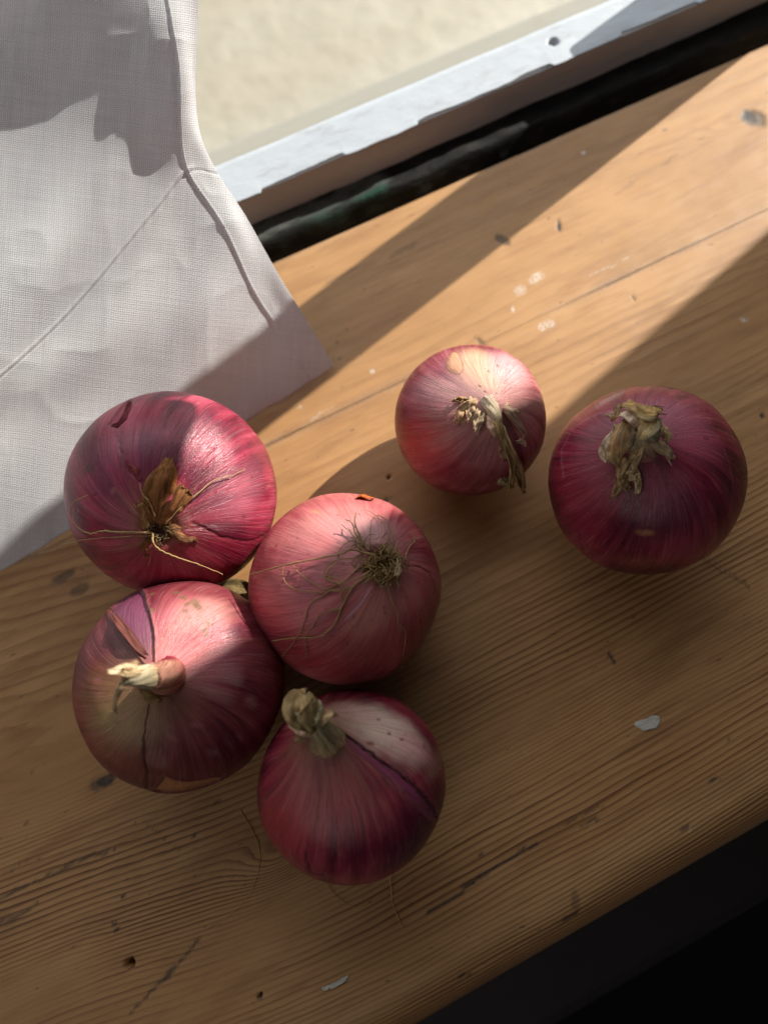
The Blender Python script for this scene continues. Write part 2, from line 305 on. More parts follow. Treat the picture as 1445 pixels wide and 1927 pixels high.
def build_plank(name, y0, y1, nose, seed):
    xs = np.concatenate([[-0.9, -0.5], np.linspace(GX0, GX1, 641), [0.7, 1.4]])
    rows = []
    if nose:
        s0 = np.linspace(0, math.pi * R_NOSE, 42)
        for s in s0: a = math.pi - s / R_NOSE; rows.append((y0 + R_NOSE - R_NOSE * math.sin(a), -R_NOSE + R_NOSE * math.cos(a)))
        ys = np.arange(y0 + R_NOSE + 0.001, y1, 0.001)
    else:
        rows.append((y0, -0.026)); rows.append((y0, -0.00006)); ys = np.arange(y0, y1, 0.001)
        ys = ys[1:]; rows.append((y0 + 0.0002, -0.00003))
    rows += [(y, 0.0) for y in ys]
    rows += [(y1 - 0.0002, -0.00003), (y1, -0.00006), (y1, -0.026)]
    R = np.array(rows); ny = len(R)
    X = np.repeat(xs[None, :], ny, 0); Y = np.repeat(R[:, 0:1], len(xs), 1); Z = np.repeat(R[:, 1:2], len(xs), 1)
    arc = np.concatenate([[0], np.cumsum(np.hypot(np.diff(R[:, 0]), np.diff(R[:, 1])))])
    k0 = int(np.argmax(R[:, 1] > -1e-4)); s = (arc - arc[k0] + R[k0, 0])[:, None] + 0 * X         # unrolled distance across the board
    top = (Z > -0.0005)
    Q = n3(X * 3.2, s * 7.0, seed); w = 0.010 * fbm(Q, seed, 3) + 0.0022 * fbm(n3(X * 14, s * 45, seed), seed + 9, 3)
    yw = s + w
    if nose:
        ya = np.linspace(-0.15, 0.25, 800); sp = 0.00195 + 0.0030 * sst(0.0, 0.10, ya) + 0.0005 * np.sin(ya * 130)
        ring = np.interp(yw - 0.05 * sst(-0.02, -0.20, X) * 0.4, ya, np.cumsum(1 / sp) * (ya[1] - ya[0]))
        kx, ky, _ = at(522, 1615); ring += 4.0 * np.exp(-((X - kx) / 0.015) ** 2 - ((s - ky) / 0.0065) ** 2)
        kx, ky, _ = at(60, 1480); ring += 5.0 * np.exp(-((X - kx) / 0.060) ** 2 - ((s - ky) / 0.020) ** 2)
        con = 1.10 - 0.75 * sst(0.01, 0.10, s) + 0.35 * fbm(n3(X * 9, s * 20, 3), 77, 2)
        worn_lit = 0.95 * np.exp(-((s + 0.058) / 0.008) ** 2) * (0.7 + 0.6 * fbm(n3(X * 40, s * 200, 1), 5, 3))  # worn lip, paler still to paint the light it catches
    else:
        ya = np.linspace(0.05, 0.35, 600); sp = 0.0058 + 0.0020 * np.sin(ya * 90)
        ring = np.interp(yw + 0.012 * fbm(n3(X * 5, s * 9, 4), 31, 2), ya, np.cumsum(1 / sp) * (ya[1] - ya[0]))
        kx, ky, _ = at(1415, 222); ring += 4.0 * np.exp(-((X - kx) / 0.030) ** 2 - ((s - ky) / 0.010) ** 2)
        con = 0.22 + 0.35 * fbm(n3(X * 9, s * 20, 3), 78, 2); worn_lit = 0.12 + 0 * X
    con = con * np.clip(.8 + 1.3 * fbm(n3(X * 11, s * 34, 7), 55, 3), .2, 1.35)
    P2 = np.stack([X, s], -1); dark = 0 * X; white = 0 * X
    wob = np.stack([fbm(n3(X * 300, s * 300, 1), 3, 3), fbm(n3(X * 300, s * 300, 5), 4, 3)], -1) * 0.0012
    def blob(L, b):
        px, py, hl, hw, ang, st = b; c = at(px, py)[:2]; e = at(px + 20 * math.cos(math.radians(ang)), py + 20 * math.sin(math.radians(ang)))[:2] - c; e /= np.linalg.norm(e)
        d = P2 + wob - c; u = d @ e / (hl / 1000); v = (d[..., 1] * e[0] - d[..., 0] * e[1]) / (hw / 1000)
        return np.maximum(L, st * (1 - sst(0.7, 1.25, np.sqrt(u * u + v * v))))
    for b in SILL_DARK_BLOBS: dark = blob(dark, b)
    for b in SILL_WHITE: white = blob(white, b)
    for pts, hw, st in SILL_DARK_LINES:
        d = seg_dist(P2 + wob * 0.8, [at(*p)[:2] for p in pts]); dark = np.maximum(dark, st * (1 - sst(0.5 * hw / 1000, 1.4 * hw / 1000, d)))
    ed = np.minimum(np.abs(s - y1), np.abs(s - y0) if not nose else 9)
    dark = np.maximum(dark, (0.34 + .5 * fbm(n3(X * 22, 0 * s, 6), 33, 2)).clip(0.1, .7) * (1 - sst(0.0001, 0.0010, ed + 0.0008 * fbm(n3(X * 120, s * 60, 8), 12, 2))))
    white = np.maximum(white, 0.05 * (1 - sst(0.0008, 0.0022, np.abs(ed - 0.0012))) * sst(0.0, 0.3, fbm(n3(X * 25, 0 * s, 2), 21, 2) + .15)) if nose or True else white
    Z = Z + np.where(top, 0.00022 * fbm(n3(X * 60, s * 120, 2), 8, 3) - 0.0003 * dark * (dark > .5), 0)
    for px, py, r in HOLES:
        c = at(px, py)[:2]; d = np.linalg.norm(P2 + wob * .4 - c, axis=-1) / (r / 1000); Z = Z - np.where(top, 0.006 * (1 - sst(0.4, 1.0, d)), 0)
    if nose:
        dent = 0.0007 * np.clip(fbm(n3(X * 55, s * 90, 6), 91, 3), 0, 1) * sst(-0.045, -0.06, s); Z -= dent
    V = np.stack([X, Y, Z], -1).reshape(-1, 3)
    return link(name, V, grid_faces(ny, len(xs)), M_WOOD, sill, attrs={'ring': ring.ravel(), 'dark': dark.ravel(), 'white': white.ravel(), 'worn_lit': worn_lit.ravel(), 'contrast': con.ravel()})
build_plank('plank', Y_FRONT, Y_JOINT - 0.00001, True, 1)
build_plank('plank', Y_JOINT + 0.00001, Y_REAR, False, 2)

def flake(px, py, L, Wd, ang, seed, parent, mat=M_FLAKE, z=0.0004, name='paint_flake'):
    c = at(px, py); e = at(px + 20 * math.cos(math.radians(ang)), py + 20 * math.sin(math.radians(ang))) - c; e /= np.linalg.norm(e); g = np.array([-e[1], e[0], 0])
    rs = np.random.RandomState(seed); n = 22; V = []
    ring = []
    ph_ = rs.uniform(0, 6.28, 4); am = (.16, .12, .09, .06)
    for k in range(n):
        a = 2 * math.pi * k / n; q = 1 + sum(am[h_] * math.sin((h_ + 2) * a + ph_[h_]) for h_ in range(4)) + rs.uniform(-.03, .03); ring.append(e * math.cos(a) * L * q / 1000 + g * math.sin(a) * Wd * q / 1000)
    for s_, h in ((1.0, 0.0), (1.0, z), (0.86, z + 0.00025), (0.45, z + 0.0002)):
        for r0 in ring: V.append(c + r0 * s_ + np.array([0, 0, h + rs.uniform(-.00008, .00012)]))
    V.append(c + np.array([0, 0, z + 0.0001])); fs = []
    for j in range(3):
        for k in range(n): fs.append((j * n + k, j * n + (k + 1) % n, (j + 1) * n + (k + 1) % n, (j + 1) * n + k))
    fs += [(3 * n + k, 3 * n + (k + 1) % n, 4 * n) for k in range(n)]
    return link(name, V, fs, mat, parent, smooth=False)
for k, b in enumerate([(1220, 1362, 4.4, 2.5, -28), (636, 1850, 3.6, 1.0, -28), (613, 1860, 1.2, .8, -30)]):
    flake(*b, 40 + k, sill)

# ------------------------------------------------------------------ the window behind the sill
Y_FACE, Z_LEDGE, Y_GLASS, Z_BOT = 0.2600, 0.0135, 0.2815, -0.006
win = empty('casement_window', (0.2, Y_FACE, -0.03))
tag(win, 'white painted wooden casement window with chipped bottom rail behind the sill', 'window')
# bottom rail: ledge with a ragged painted lip and a screw hole
lx = np.linspace(-0.15, 0.44, 591); ly = np.linspace(0, 1, 34)
LX, LT = np.meshgrid(lx, ly, indexing='ij')
rag = 0.0016 * fbm(n3(lx * 55, 0 * lx, 1), 61, 4) + 0.0014 * np.where(fbm(n3(lx * 26, 0 * lx, 4), 62, 2) > 0.05, 1, -0.4)
yf = Y_FACE - 0.0006 + rag * 0.9
LY = yf[:, None] + (Y_GLASS - yf)[:, None] * LT
LZ = Z_LEDGE + 0.0010 * LT + 0.00035 * fbm(n3(LX * 60, LY * 120, 1), 66, 3)
hx, hy, _ = at(1042, 76, Z_LEDGE + 0.001); dd = np.hypot(LX - hx, LY - hy); LZ -= 0.009 * (1 - sst(0.0016, 0.0027, dd))
V = np.stack([LX, LY, LZ], -1); lip = V[:, 0, :].copy(); lip[:, 2] -= 0.0012 + 0.0006 * fbm(n3(lx * 90, 0 * lx, 7), 63, 2); lip[:, 1] += 0.0002
back = lip.copy(); back[:, 1] = Y_FACE + 0.004
V = np.concatenate([back[:, None], lip[:, None], V], 1)
link('ledge', V.reshape(-1, 3), grid_faces(len(lx), 36)[:, ::-1], M_WHITE, win, smooth=True)
box('bottom_rail', (-0.9, Y_FACE, -0.03), (1.4, Y_GLASS + 0.002, Z_LEDGE - 0.010), M_FACE, win, 0.0012)
fx = np.linspace(-0.15, 0.44, 200); fz = np.linspace(Z_LEDGE - 0.0008, Z_BOT - 0.004, 18)
FX, FZ = np.meshgrid(fx, fz, indexing='ij'); FY = Y_FACE - 0.0004 - 0.0006 * fbm(n3(FX * 30, FZ * 90, 3), 70, 3)
link('rail_face', np.stack([FX, FY, FZ], -1).reshape(-1, 3), grid_faces(200, 18), M_FACE, win)
g_ = box('glass_pane', (-0.9, Y_GLASS - 0.002, Z_LEDGE - 0.004), (0.415, Y_GLASS + 0.001, 1.1), M_GLASS, win)
box('glass_pane', (0.47, Y_GLASS - 0.002, Z_LEDGE - 0.004), (0.913, Y_GLASS + 0.001, 1.1), M_GLASS, win)
box('mullion', (0.419, 0.2660, -0.02), (0.456, 0.2835, 1.12), M_WHITE, win, 0.003)
box('mullion_base', (0.4192, 0.2837, -0.02), (0.4558, 0.2960, 0.25), M_WHITE, win, 0.002)  # lower mullion thickened to widen its shadow on the sill
box('ledge_shade_block', (0.385, 0.2885, -0.02), (0.4175, 0.3050, 0.12), M_WHITE, win, 0.002)  # unseen block added to cast shade on the ledge
box('side_jamb', (0.918, 0.262, -0.05), (1.0, 0.31, 1.15), M_WHITE, win, 0.003)
box('top_rail', (-0.95, 0.262, 1.12), (1.0, 0.30, 1.18), M_WHITE, win, 0.003)
rw = box('wall', (1.001, 0.263, -1.0), (3.2, 0.309, 2.2), M_WALL); tag(rw, kind='structure')
# unseen cloth added to block sun: its sloping lower edge shades the crimson onion
EDGE = [(0.40, 0.66), (0.44, 0.50), (0.49, 0.42), (0.55, 0.42), (0.61, 0.468), (0.66, 0.508), (0.75, 0.60), (0.95, 0.86)]
y_b = 0.2560; sh = (y_b - 0.285) / SUN[1]
be = spline([(x + sh * SUN[0], y_b, z + sh * SUN[2]) for x, z in EDGE], 90); bt = np.linspace(0, 1, 40)
BX = be[:, None, 0] + 0 * bt; BZ = be[:, None, 2] + (1.10 - be[:, None, 2]) * bt; BY = y_b + 0.003 * np.sin(BX * 60 + 3 * bt) * bt
bl = link('shade_cloth', np.stack([BX, BY, BZ], -1).reshape(-1, 3), grid_faces(90, 40), M_CLOTH, attrs={'weave': np.stack([BX, BZ, 0 * BX], -1).reshape(-1, 3) * 1400, 'thick': 1 + 0 * BX.ravel()})
m_ = bl.modifiers.new('thickness', 'SOLIDIFY'); m_.thickness = 0.0006; m_.offset = 0
tag(bl, 'unseen linen cloth added above the picture to shade the crimson onion', 'curtain')
# black channel between sill and sash
cx = np.linspace(-0.2, 0.46, 331); cy = np.linspace(Y_REAR - 0.004, Y_FACE + 0.001, 34)
CX, CY = np.meshgrid(cx, cy, indexing='ij'); tt = (CY - Y_REAR) / (Y_FACE - Y_REAR)
CZ = -0.020 + 0.0145 * sst(0.36, 0.60, tt + 0.06 * fbm(n3(CX * 30, CY * 30, 1), 80, 3)) + 0.0010 * fbm(n3(CX * 70, CY * 140, 2), 81, 4)
c1, c2 = at(470, 425, -.006)[0], at(730, 325, -.006)[0]
edge = 1 - sst(c2 - .006, c2 + .001, CX)
pale = edge * sst(0.58, 0.72, tt) * 0.75; green = edge * np.exp(-((tt - 0.60) / 0.10) ** 2) * sst(c1, c2 + .0, CX)  # pale paints the sunlit stretch of the channel; green is old paint
ch = link('frame_channel', np.stack([CX, CY, CZ], -1).reshape(-1, 3), grid_faces(331, 34)[:, ::-1], M_GRIME, win, attrs={'pale': pale.ravel(), 'green': green.ravel()})
yo = at(700, 150, -0.04)[1]; os_ = box('outer_sill', (-0.9, Y_GLASS + 0.0025, -0.10), (1.0, yo, -0.04), M_STONE, win, 0.004)
# outside ground, seen blurred through the pane, and what lies under the sill's front edge
gp = link('ground', [(-6, 0.32, -0.55), (8, 0.32, -0.55), (8, 9, -0.55), (-6, 9, -0.55)], [(0, 1, 2, 3)], M_GROUND, smooth=False); tag(gp, kind='structure')
yb = at(1290, 1790, -0.16)[1]
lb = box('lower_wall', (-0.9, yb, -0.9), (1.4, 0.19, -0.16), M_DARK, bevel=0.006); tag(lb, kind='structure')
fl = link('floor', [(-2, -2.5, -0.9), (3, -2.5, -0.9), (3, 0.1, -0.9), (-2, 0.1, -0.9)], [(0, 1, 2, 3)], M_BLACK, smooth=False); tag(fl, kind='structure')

# ------------------------------------------------------------------ linen curtain
P_R, P_L = at(630, 690, 0.001), at(0, 1080, 0.001)
hd_ = (P_R - P_L) / np.linalg.norm(P_R - P_L); TAU = math.radians(40)
nh = np.cross(hd_, [0, 0, 1]); NC = nh * math.cos(TAU) + np.array([0, 0, 1]) * math.sin(TAU)
def on_cloth(px, py, d):
    r0 = ray(px, py); return POS + r0 * (((P_R + NC * d - POS) @ NC) / (r0 @ NC))
ROWS = [
    [(630, 690, 0), (588, 716, 0), (470, 789, 0), (240, 931, 0), (0, 1080, 0), (-250, 1235, 0), (-500, 1390, 0)],
    [(578, 605, 0), (535, 632, .000), (425, 700, .001), (215, 845, .0), (-25, 985, .001), (-275, 1140, 0), (-520, 1290, 0)],
    [(520, 510, 0), (476, 545, .001), (372, 600, .0025), (180, 745, .000), (-60, 890, .002), (-300, 1040, 0), (-540, 1190, 0)],
    [(462, 408, 0), (414, 415, .002), (330, 498, .001), (146, 672, .002), (-75, 832, .000), (-315, 1000, 0), (-560, 1090, 0)],
    [(408, 322, -.001), (354, 318, .003), (285, 400, .002), (110, 605, .000), (-90, 775, .002), (-330, 960, 0), (-580, 1000, 0)],
    [(376, 250, .000), (340, 228, .007), (262, 310, .002), (92, 490, .002), (-105, 660, .001), (-345, 850, 0), (-600, 900, 0)],
    [(366, 160, .000), (336, 130, .010), (240, 190, .006), (75, 360, .000), (-120, 520, .0), (-360, 700, 0), (-620, 780, 0)],
    [(370, 60, .003), (322, 40, .013), (222, 80, .010), (52, 200, .001), (-135, 340, .000), (-380, 520, 0), (-640, 600, 0)],
    [(374, -60, .008), (306, -70, .014), (205, -60, .015), (30, 40, .006), (-150, 160, .000), (-400, 330, 0), (-660, 420, 0)],
    [(378, -220, .012), (296, -230, .018), (190, -240, .020), (0, -160, .018), (-180, -60, .010), (-430, 100, 0), (-680, 200, 0)]]
ctl = np.array([[list(on_cloth(*p)) + [p[0], p[1]] for p in r] for r in ROWS])
NR, NCOL = 330, 300
tmp = np.stack([spline(ctl[:, j], NR) for j in range(ctl.shape[1])], 1)
jm = ctl.shape[1] - 1; tc = np.linspace(0, 1, NCOL) ** 1.25 * jm
E_ = np.concatenate([(2 * tmp[:, :1] - tmp[:, 1:2]), tmp, (2 * tmp[:, -1:] - tmp[:, -2:-1])], 1)
ii = np.minimum(tc.astype(int), jm - 1); ff = (tc - ii)[None, :, None]
a0, a1, a2, a3 = E_[:, ii], E_[:, ii + 1], E_[:, ii + 2], E_[:, ii + 3]
S_ = 0.5 * (2 * a1 + (a2 - a0) * ff + (2 * a0 - 5 * a1 + 4 * a2 - a3) * ff ** 2 + (3 * a1 - a0 - 3 * a2 + a3) * ff ** 3)
CP = S_[..., :3]; UV = S_[..., 3:]
tr_ = np.repeat(np.linspace(0, len(ROWS) - 1, NR)[:, None], NCOL, 1); tcg = np.repeat(tc[None, :], NR, 0)
fa, fb = UV[..., 0] * .90 + UV[..., 1] * .42, UV[..., 1] * .90 - UV[..., 0] * .42
wr = 0.0042 * fbm(n3(fa / 120, fb / 620, 1), 101, 2) + 0.0010 * fbm(n3(fa / 60, fb / 260, 2), 102, 2)
crease = 0.00025 * (1 - np.abs(fbm(n3(UV[..., 0] / 90 + .3, UV[..., 1] / 120, 5), 103, 2)) * 2.2).clip(0, 1) ** 3
wr = (wr + crease) * sst(0, 0.8, tr_) * (0.35 + 0.65 * sst(0, 0.8, tcg))
seam = 0.0003 * np.exp(-((tr_ - 4.0) / 0.035) ** 2) * sst(0.6, 1.0, tcg) - 0.0002 * np.exp(-((tr_ - 3.93) / 0.03) ** 2)
side = 0.0006 * sst(1.06, 0.98, tcg) + 0.0002 * np.exp(-((tcg - 1.0) / 0.03) ** 2)
pucker = 0.00006 * np.sin(UV[..., 0] / 3.1 + 3 * fbm(n3(UV[..., 0] / 40, 0, 0), 5, 2)) * np.exp(-((tr_ - 3.95) / 0.12) ** 2)
CP = CP + NC * (wr + seam + side + pucker)[..., None]
CP = CP + nh * (0.0022 * fbm(n3(UV[..., 0] / 60, 3, 1), 201, 3) * np.exp(-tr_ / .8))[..., None]
CP[..., 2] = np.maximum(CP[..., 2], 0.0008)
thick = np.clip(sst(4.02, 3.98, tr_) * 0.55 + sst(1.04, 0.98, tcg) * 0.6, 0, 1)
u_w = (UV[..., 0] + 0.06 * UV[..., 1]) / 4.1; v_w = (UV[..., 1] - 0.13 * UV[..., 0]) / 4.1
cur = link('curtain', CP.reshape(-1, 3), grid_faces(NR, NCOL), M_CLOTH, attrs={'weave': np.stack([u_w, v_w, 0 * u_w], -1).reshape(-1, 3), 'thick': thick.ravel()})
md = cur.modifiers.new('thickness', 'SOLIDIFY'); md.thickness = 0.0004; md.offset = 0
tag(cur, 'white linen curtain with stitched hem, its corner resting on the wooden sill', 'curtain')

# ------------------------------------------------------------------ onions
def tube(name, P, r0, r1, parent, tint=(1, 1, 1), n=None, mat=None, ns=6):
    n = n or max(8, len(P) * 7); S = spline(P, n); kk = np.arange(n) * .55; S = S + .00032 * np.stack([fbm(n3(kk, r0 * 1e5 + len(P), q), 40 + q, 2) for q in range(3)], -1); T = np.gradient(S, axis=0); T /= np.linalg.norm(T, axis=1)[:, None] + 1e-12
    V = []; up = np.array([.3, .5, .8])
    rr = np.linspace(r0, r1, n) * (1 + 0.25 * noise(n3(np.arange(n) * .6, r0 * 9e4, len(P)), 3))
    for k in range(n):
        a = np.cross(T[k], up); a /= np.linalg.norm(a) + 1e-12; b = np.cross(T[k], a)
        for j in range(ns):
            q = 2 * math.pi * j / ns; V.append(S[k] + (a * math.cos(q) + b * math.sin(q)) * rr[k])
    fs = grid_faces(n, ns, True)
    return link(name, np.array(V), fs, mat or M_ROOT, parent, attrs={'col': np.tile(np.array(tint, float), (len(V), 1))})
def joined_tubes(name, lines, parent, tint, ns=5):
    VV, FF, o = [], [], 0; CC = []
    for P, r0, r1 in lines:
        n = max(6, len(P) * 4); S = spline(P, n); T = np.gradient(S, axis=0); T /= np.linalg.norm(T, axis=1)[:, None] + 1e-12; V = []
        for k in range(n):
            a = np.cross(T[k], (.3, .5, .8)); a /= np.linalg.norm(a) + 1e-12; b = np.cross(T[k], a); r = r0 + (r1 - r0) * k / (n - 1)
            V += [S[k] + (a * math.cos(2 * math.pi * j / ns) + b * math.sin(2 * math.pi * j / ns)) * r for j in range(ns)]
        VV.append(np.array(V)); FF.append(grid_faces(n, ns, True) + o); o += len(V); CC.append(np.tile(np.array(tint) * random.uniform(.6, 1.25), (len(V), 1)))
    ob = link(name, np.concatenate(VV), np.concatenate(FF), M_ROOT, parent, attrs={'col': np.concatenate(CC)}); ob['kind'] = 'stuff'; return ob

class Onion:
    NT_, NP_ = 190, 340
    def __init__(s, cpx, a_mm, ratio, pole_px, pole, seed, label, shift=(0, 0), neck=0.0, neck_w=0.3, fade=(), power=2.15):
        s.a = a_mm / 1000; s.b = s.a * ratio; s.seed = seed; s.pole = pole
        h = s.b * 1.0
        for _ in range(6):
            s.c = at(cpx[0], cpx[1], h) + np.array([shift[0], shift[1], 0]) / 1000
            d = ray(*pole_px); o = POS - s.c; b = o @ d; q = max(b * b - (o @ o - s.a ** 2), 0)
            p = POS + d * (-b - math.sqrt(q)); ax = (p - s.c); ax /= np.linalg.norm(ax)
            s.axis = ax if pole == 'neck' else -ax
            e1 = np.cross(s.axis, [0.2, 0.9, 0.1]); e1 /= np.linalg.norm(e1); e2 = np.cross(s.axis, e1)
            s.Fm = np.array([e1, e2, s.axis]).T
            nl = s.Fm.T @ np.array([0, 0, -1.0]); h = math.sqrt(s.a ** 2 * (nl[0] ** 2 + nl[1] ** 2) + s.b ** 2 * nl[2] ** 2) * 1.004
        s.sc = np.array([s.a, s.a, s.b])
        s.obj = empty('onion', (s.c[0], s.c[1], 0.0)); tag(s.obj, label, 'onion', 'red onions on the window sill')
        # parameter sphere
        th = np.linspace(0.004, math.pi - 0.004, s.NT_); ph = np.linspace(0, 2 * math.pi, s.NP_, endpoint=False)
        s.TH, s.PH = np.meshgrid(th, ph, indexing='ij')
        s.U = np.stack([np.sin(s.TH) * np.cos(s.PH), np.sin(s.TH) * np.sin(s.PH), np.cos(s.TH)], -1)
        s.neck, s.neck_w = neck, neck_w
        s.disp = 0 * s.TH; s.cache = {}
        s.col = np.zeros(s.TH.shape + (3,)); s.silver = 0 * s.TH; s.rough = 0.30 + 0 * s.TH
    # ---- pixel to surface
    def hit(s, px, py, off=0.0):
        d = ray(px, py); o = POS - s.c; ol, dl = s.Fm.T @ o, s.Fm.T @ d; sc = s.sc + off
        ol, dl = ol / sc, dl / sc; A, B, Cc = dl @ dl, ol @ dl, ol @ ol - 1; q = B * B - A * Cc
        t = (-B - math.sqrt(q)) / A if q > 0 else -B / A
        return POS + d * t
    def dirn(s, px, py):
        q = (s.Fm.T @ (s.hit(px, py) - s.c)) / s.sc; return q / np.linalg.norm(q)
    def plane2(s, cdir):
        e1 = np.cross(cdir, [0.31, 0.52, 0.79]); e1 /= np.linalg.norm(e1); e2 = np.cross(cdir, e1)
        def f(U):
            ca = np.clip(U @ cdir, -1, 1); ang = np.arccos(ca); x, y = U @ e1, U @ e2; n = np.sqrt(x * x + y * y) + 1e-9
            return np.stack([x / n, y / n], -1) * (ang * s.a * 1000)[..., None]
        return f
    def wobble(s, amp, fr, seed):
        k = (fr, seed % 3)
        if k not in s.cache: s.cache[k] = np.stack([fbm(s.U * fr + 5 * k[1], k[1], 3), fbm(s.U * fr + 9 + 5 * k[1], k[1] + 1, 3)], -1)
        return s.cache[k] * amp
    def blob(s, px, py, rx, ry=None, ang=0, soft=0.5, wob=0.8):
        ry = ry or rx; c = s.dirn(px, py); f = s.plane2(c); Q = f(s.U) + s.wobble(wob, 9, int(px) % 97)
        e = f(s.dirn(px + 6 * math.cos(math.radians(ang)), py + 6 * math.sin(math.radians(ang)))[None])[0]; e /= np.linalg.norm(e) + 1e-9
        u = (Q @ e) / rx; v = (Q[..., 1] * e[0] - Q[..., 0] * e[1]) / ry
        return 1 - sst(1 - soft, 1 + soft, np.sqrt(u * u + v * v))
    def sd(s, pts, closed=True, wob=0.5, fr=14):
        D = [s.dirn(*p) for p in pts]; c = np.mean(D, 0); c /= np.linalg.norm(c); f = s.plane2(c); Q = f(s.U) + s.wobble(wob, fr, 13)
        P = [f(d[None])[0] for d in D]
        return poly_sd(Q, P) if closed else seg_dist(Q, P)
    def tint(s, mask, colr, k=1.0): s.col = s.col + (np.asarray(colr) - s.col) * (np.clip(mask, 0, 1) * k)[..., None]
    def crack(s, pts, hw, depth=0.5, colr=(.05, .012, .015), k=.85, wob=.7, fr=20):
        d = s.sd(pts, False, wob, fr); m = 1 - sst(hw * .4, hw * 1.3, d); s.tint(m, colr, k); s.disp -= m * depth / 1000
    def peel(s, pts, depth, colr, k=.85, edge=(.10, .03, .03), wob=.6, raise_=0.25):
        d = s.sd(pts, True, wob); m = 1 - sst(-.25, .25, d); s.tint(m, colr, k); s.disp -= m * depth / 1000
        s.disp += raise_ / 1000 * np.exp(-((d - .7) / .5) ** 2); s.tint(np.exp(-((d - .15) / .35) ** 2), edge, .7)
        s.tint(np.exp(-((d - .85) / .35) ** 2), (.45, .26, .22), .15); return m  # pale rim painted as a highlight along the torn edge
    def streak(s, f, k, seed, o=4, twist=0.3):
        p = s.PH + twist * s.TH; return fbm(np.stack([np.cos(p) * f, np.sin(p) * f, s.TH * k], -1), seed, o)
    def base(s, dark, mid, light, bias=0.0, seed=0):
        q = 0.45 + 0.6 * s.streak(3.2, .9, s.seed + seed) + 0.8 * s.streak(13, 1.2, s.seed + 5) + 0.9 * fbm(s.U * 2.3, s.seed + 3, 3) + bias
        q = np.clip(q, 0, 1)[..., None]; d, m, l = (np.array(x) for x in (dark, mid, light))
        s.col = np.where(q < .5, d + (m - d) * q * 2, m + (l - m) * (q * 2 - 1))
        s.silver = np.clip(0.35 + 1.2 * s.streak(5, .8, s.seed + 40), 0, 1) * .6
    def fade(s, which, width, colr, k, soft=.5, streaks=.5):
        t = s.TH if which == 'neck' else math.pi - s.TH
        t = t * (1 + streaks * s.streak(9, .5, s.seed + 77)); s.tint(1 - sst(width * (1 - soft), width * (1 + soft), t), colr, k)
    def finish(s):
        pw = 2.0
        st, ct = np.sin(s.TH), np.cos(s.TH)
        ew = (np.abs(st) ** pw + np.abs(ct) ** pw) ** (-1 / pw)
        R = s.U * ew[..., None] * s.sc
        lump = 0.030 * fbm(s.U * 1.4 + s.seed, s.seed + 50, 2) + 0.0035 * s.streak(4.5, .6, s.seed + 60, 3) * np.sin(s.TH) + 0.0012 * s.streak(16, .8, s.seed + 61, 2) * np.sin(s.TH)
        R = R * (1 + lump)[..., None] + s.U * s.disp[..., None]
        if s.neck:
            R[..., 2] += s.neck * np.exp(-(s.TH / s.neck_w) ** 1.6)
            sq = 1 - .30 * np.exp(-(s.TH / (s.neck_w * 1.5)) ** 2); R[..., :2] *= sq[..., None]
        tr = math.pi - s.TH; R[..., 2] += 0.0022 * np.exp(-(tr / .13) ** 2) - .0008 * np.exp(-((tr - .2) / .09) ** 2)
        if s.pole == 'root': R[..., 2] -= 0.004 * np.exp(-(s.TH / .3) ** 2) * 0
        V = R @ s.Fm.T + s.c
        low = V[..., 2].min()
        if low < 0.0002: V[..., 2] += 0.0002 - low
        stc = np.stack([np.cos(s.PH + .3 * s.TH), np.sin(s.PH + .3 * s.TH), s.TH], -1)
        V = V.reshape(-1, 3); fc = grid_faces(s.NT_, s.NP_, True); n0 = len(V)
        s.body = link('bulb', V, fc, M_SKIN, s.obj, attrs={'col': np.clip(s.col * np.array((1.0, .80, .92)), .003, .85).reshape(-1, 3), 'st': stc.reshape(-1, 3), 'silver': s.silver.ravel(), 'rough': s.rough.ravel()})
        s.flip = False
    # ---- dry parts
    def pt(s, p): return s.hit(p[0], p[1], p[2] / 1000)
    def root(s, pts, r0=.32, r1=.14, off=1.0, tint=(1, 1, 1)):
        P = [s.pt((p[0], p[1], (p[2] if len(p) > 2 else off))) for p in pts]
        return tube('root', P, r0 / 1000, r1 / 1000, s.obj, tint)
    def ribbon(s, pts, curl=.5, roll=0.0, colr=(.45, .34, .2), seed=0, name='dry_leaf', nu=30, nv=11, rag=.3, crumple=.5, edge=None):
        """pts: (px, py, height mm above the bulb, width mm)"""
        P = np.array([list(s.pt(p)) for p in pts]); Wd = np.array([p[3] for p in pts])[:, None] / 1000
        S = spline(P, nu); Wd = np.maximum(spline(np.hstack([Wd, Wd, Wd]), nu)[:, 0], .0002)
        T = np.gradient(S, axis=0); T /= np.linalg.norm(T, axis=1)[:, None]
        v = np.linspace(-1, 1, nv); V = np.zeros((nu, nv, 3)); colA = np.zeros((nu, nv, 3)); stA = np.zeros((nu, nv, 3))
        rs = np.random.RandomState(seed); t = np.linspace(0, 1, nu)
        for k in range(nu):
            N = S[k] - s.c; N /= np.linalg.norm(N); B = np.cross(T[k], N); B /= np.linalg.norm(B) + 1e-9; N = np.cross(B, T[k])
            a = roll + .4 * math.sin(3 * t[k] + seed); B2 = B * math.cos(a) + N * math.sin(a); N2 = N * math.cos(a) - B * math.sin(a)
            ang = v * curl * (1.2 if abs(curl) > .01 else 1); cc = max(abs(curl), .05)
            V[k] = S[k] + np.outer(np.sin(v * cc) / cc * Wd[k] / 2, B2) + np.outer((np.cos(v * cc) - 1) / cc * Wd[k] / 2 * math.copysign(1, curl), N2)
        cr = crumple / 1000 * fbm(n3(t[:, None] * 5 + seed, v[None] * 1.6, seed), seed, 3)
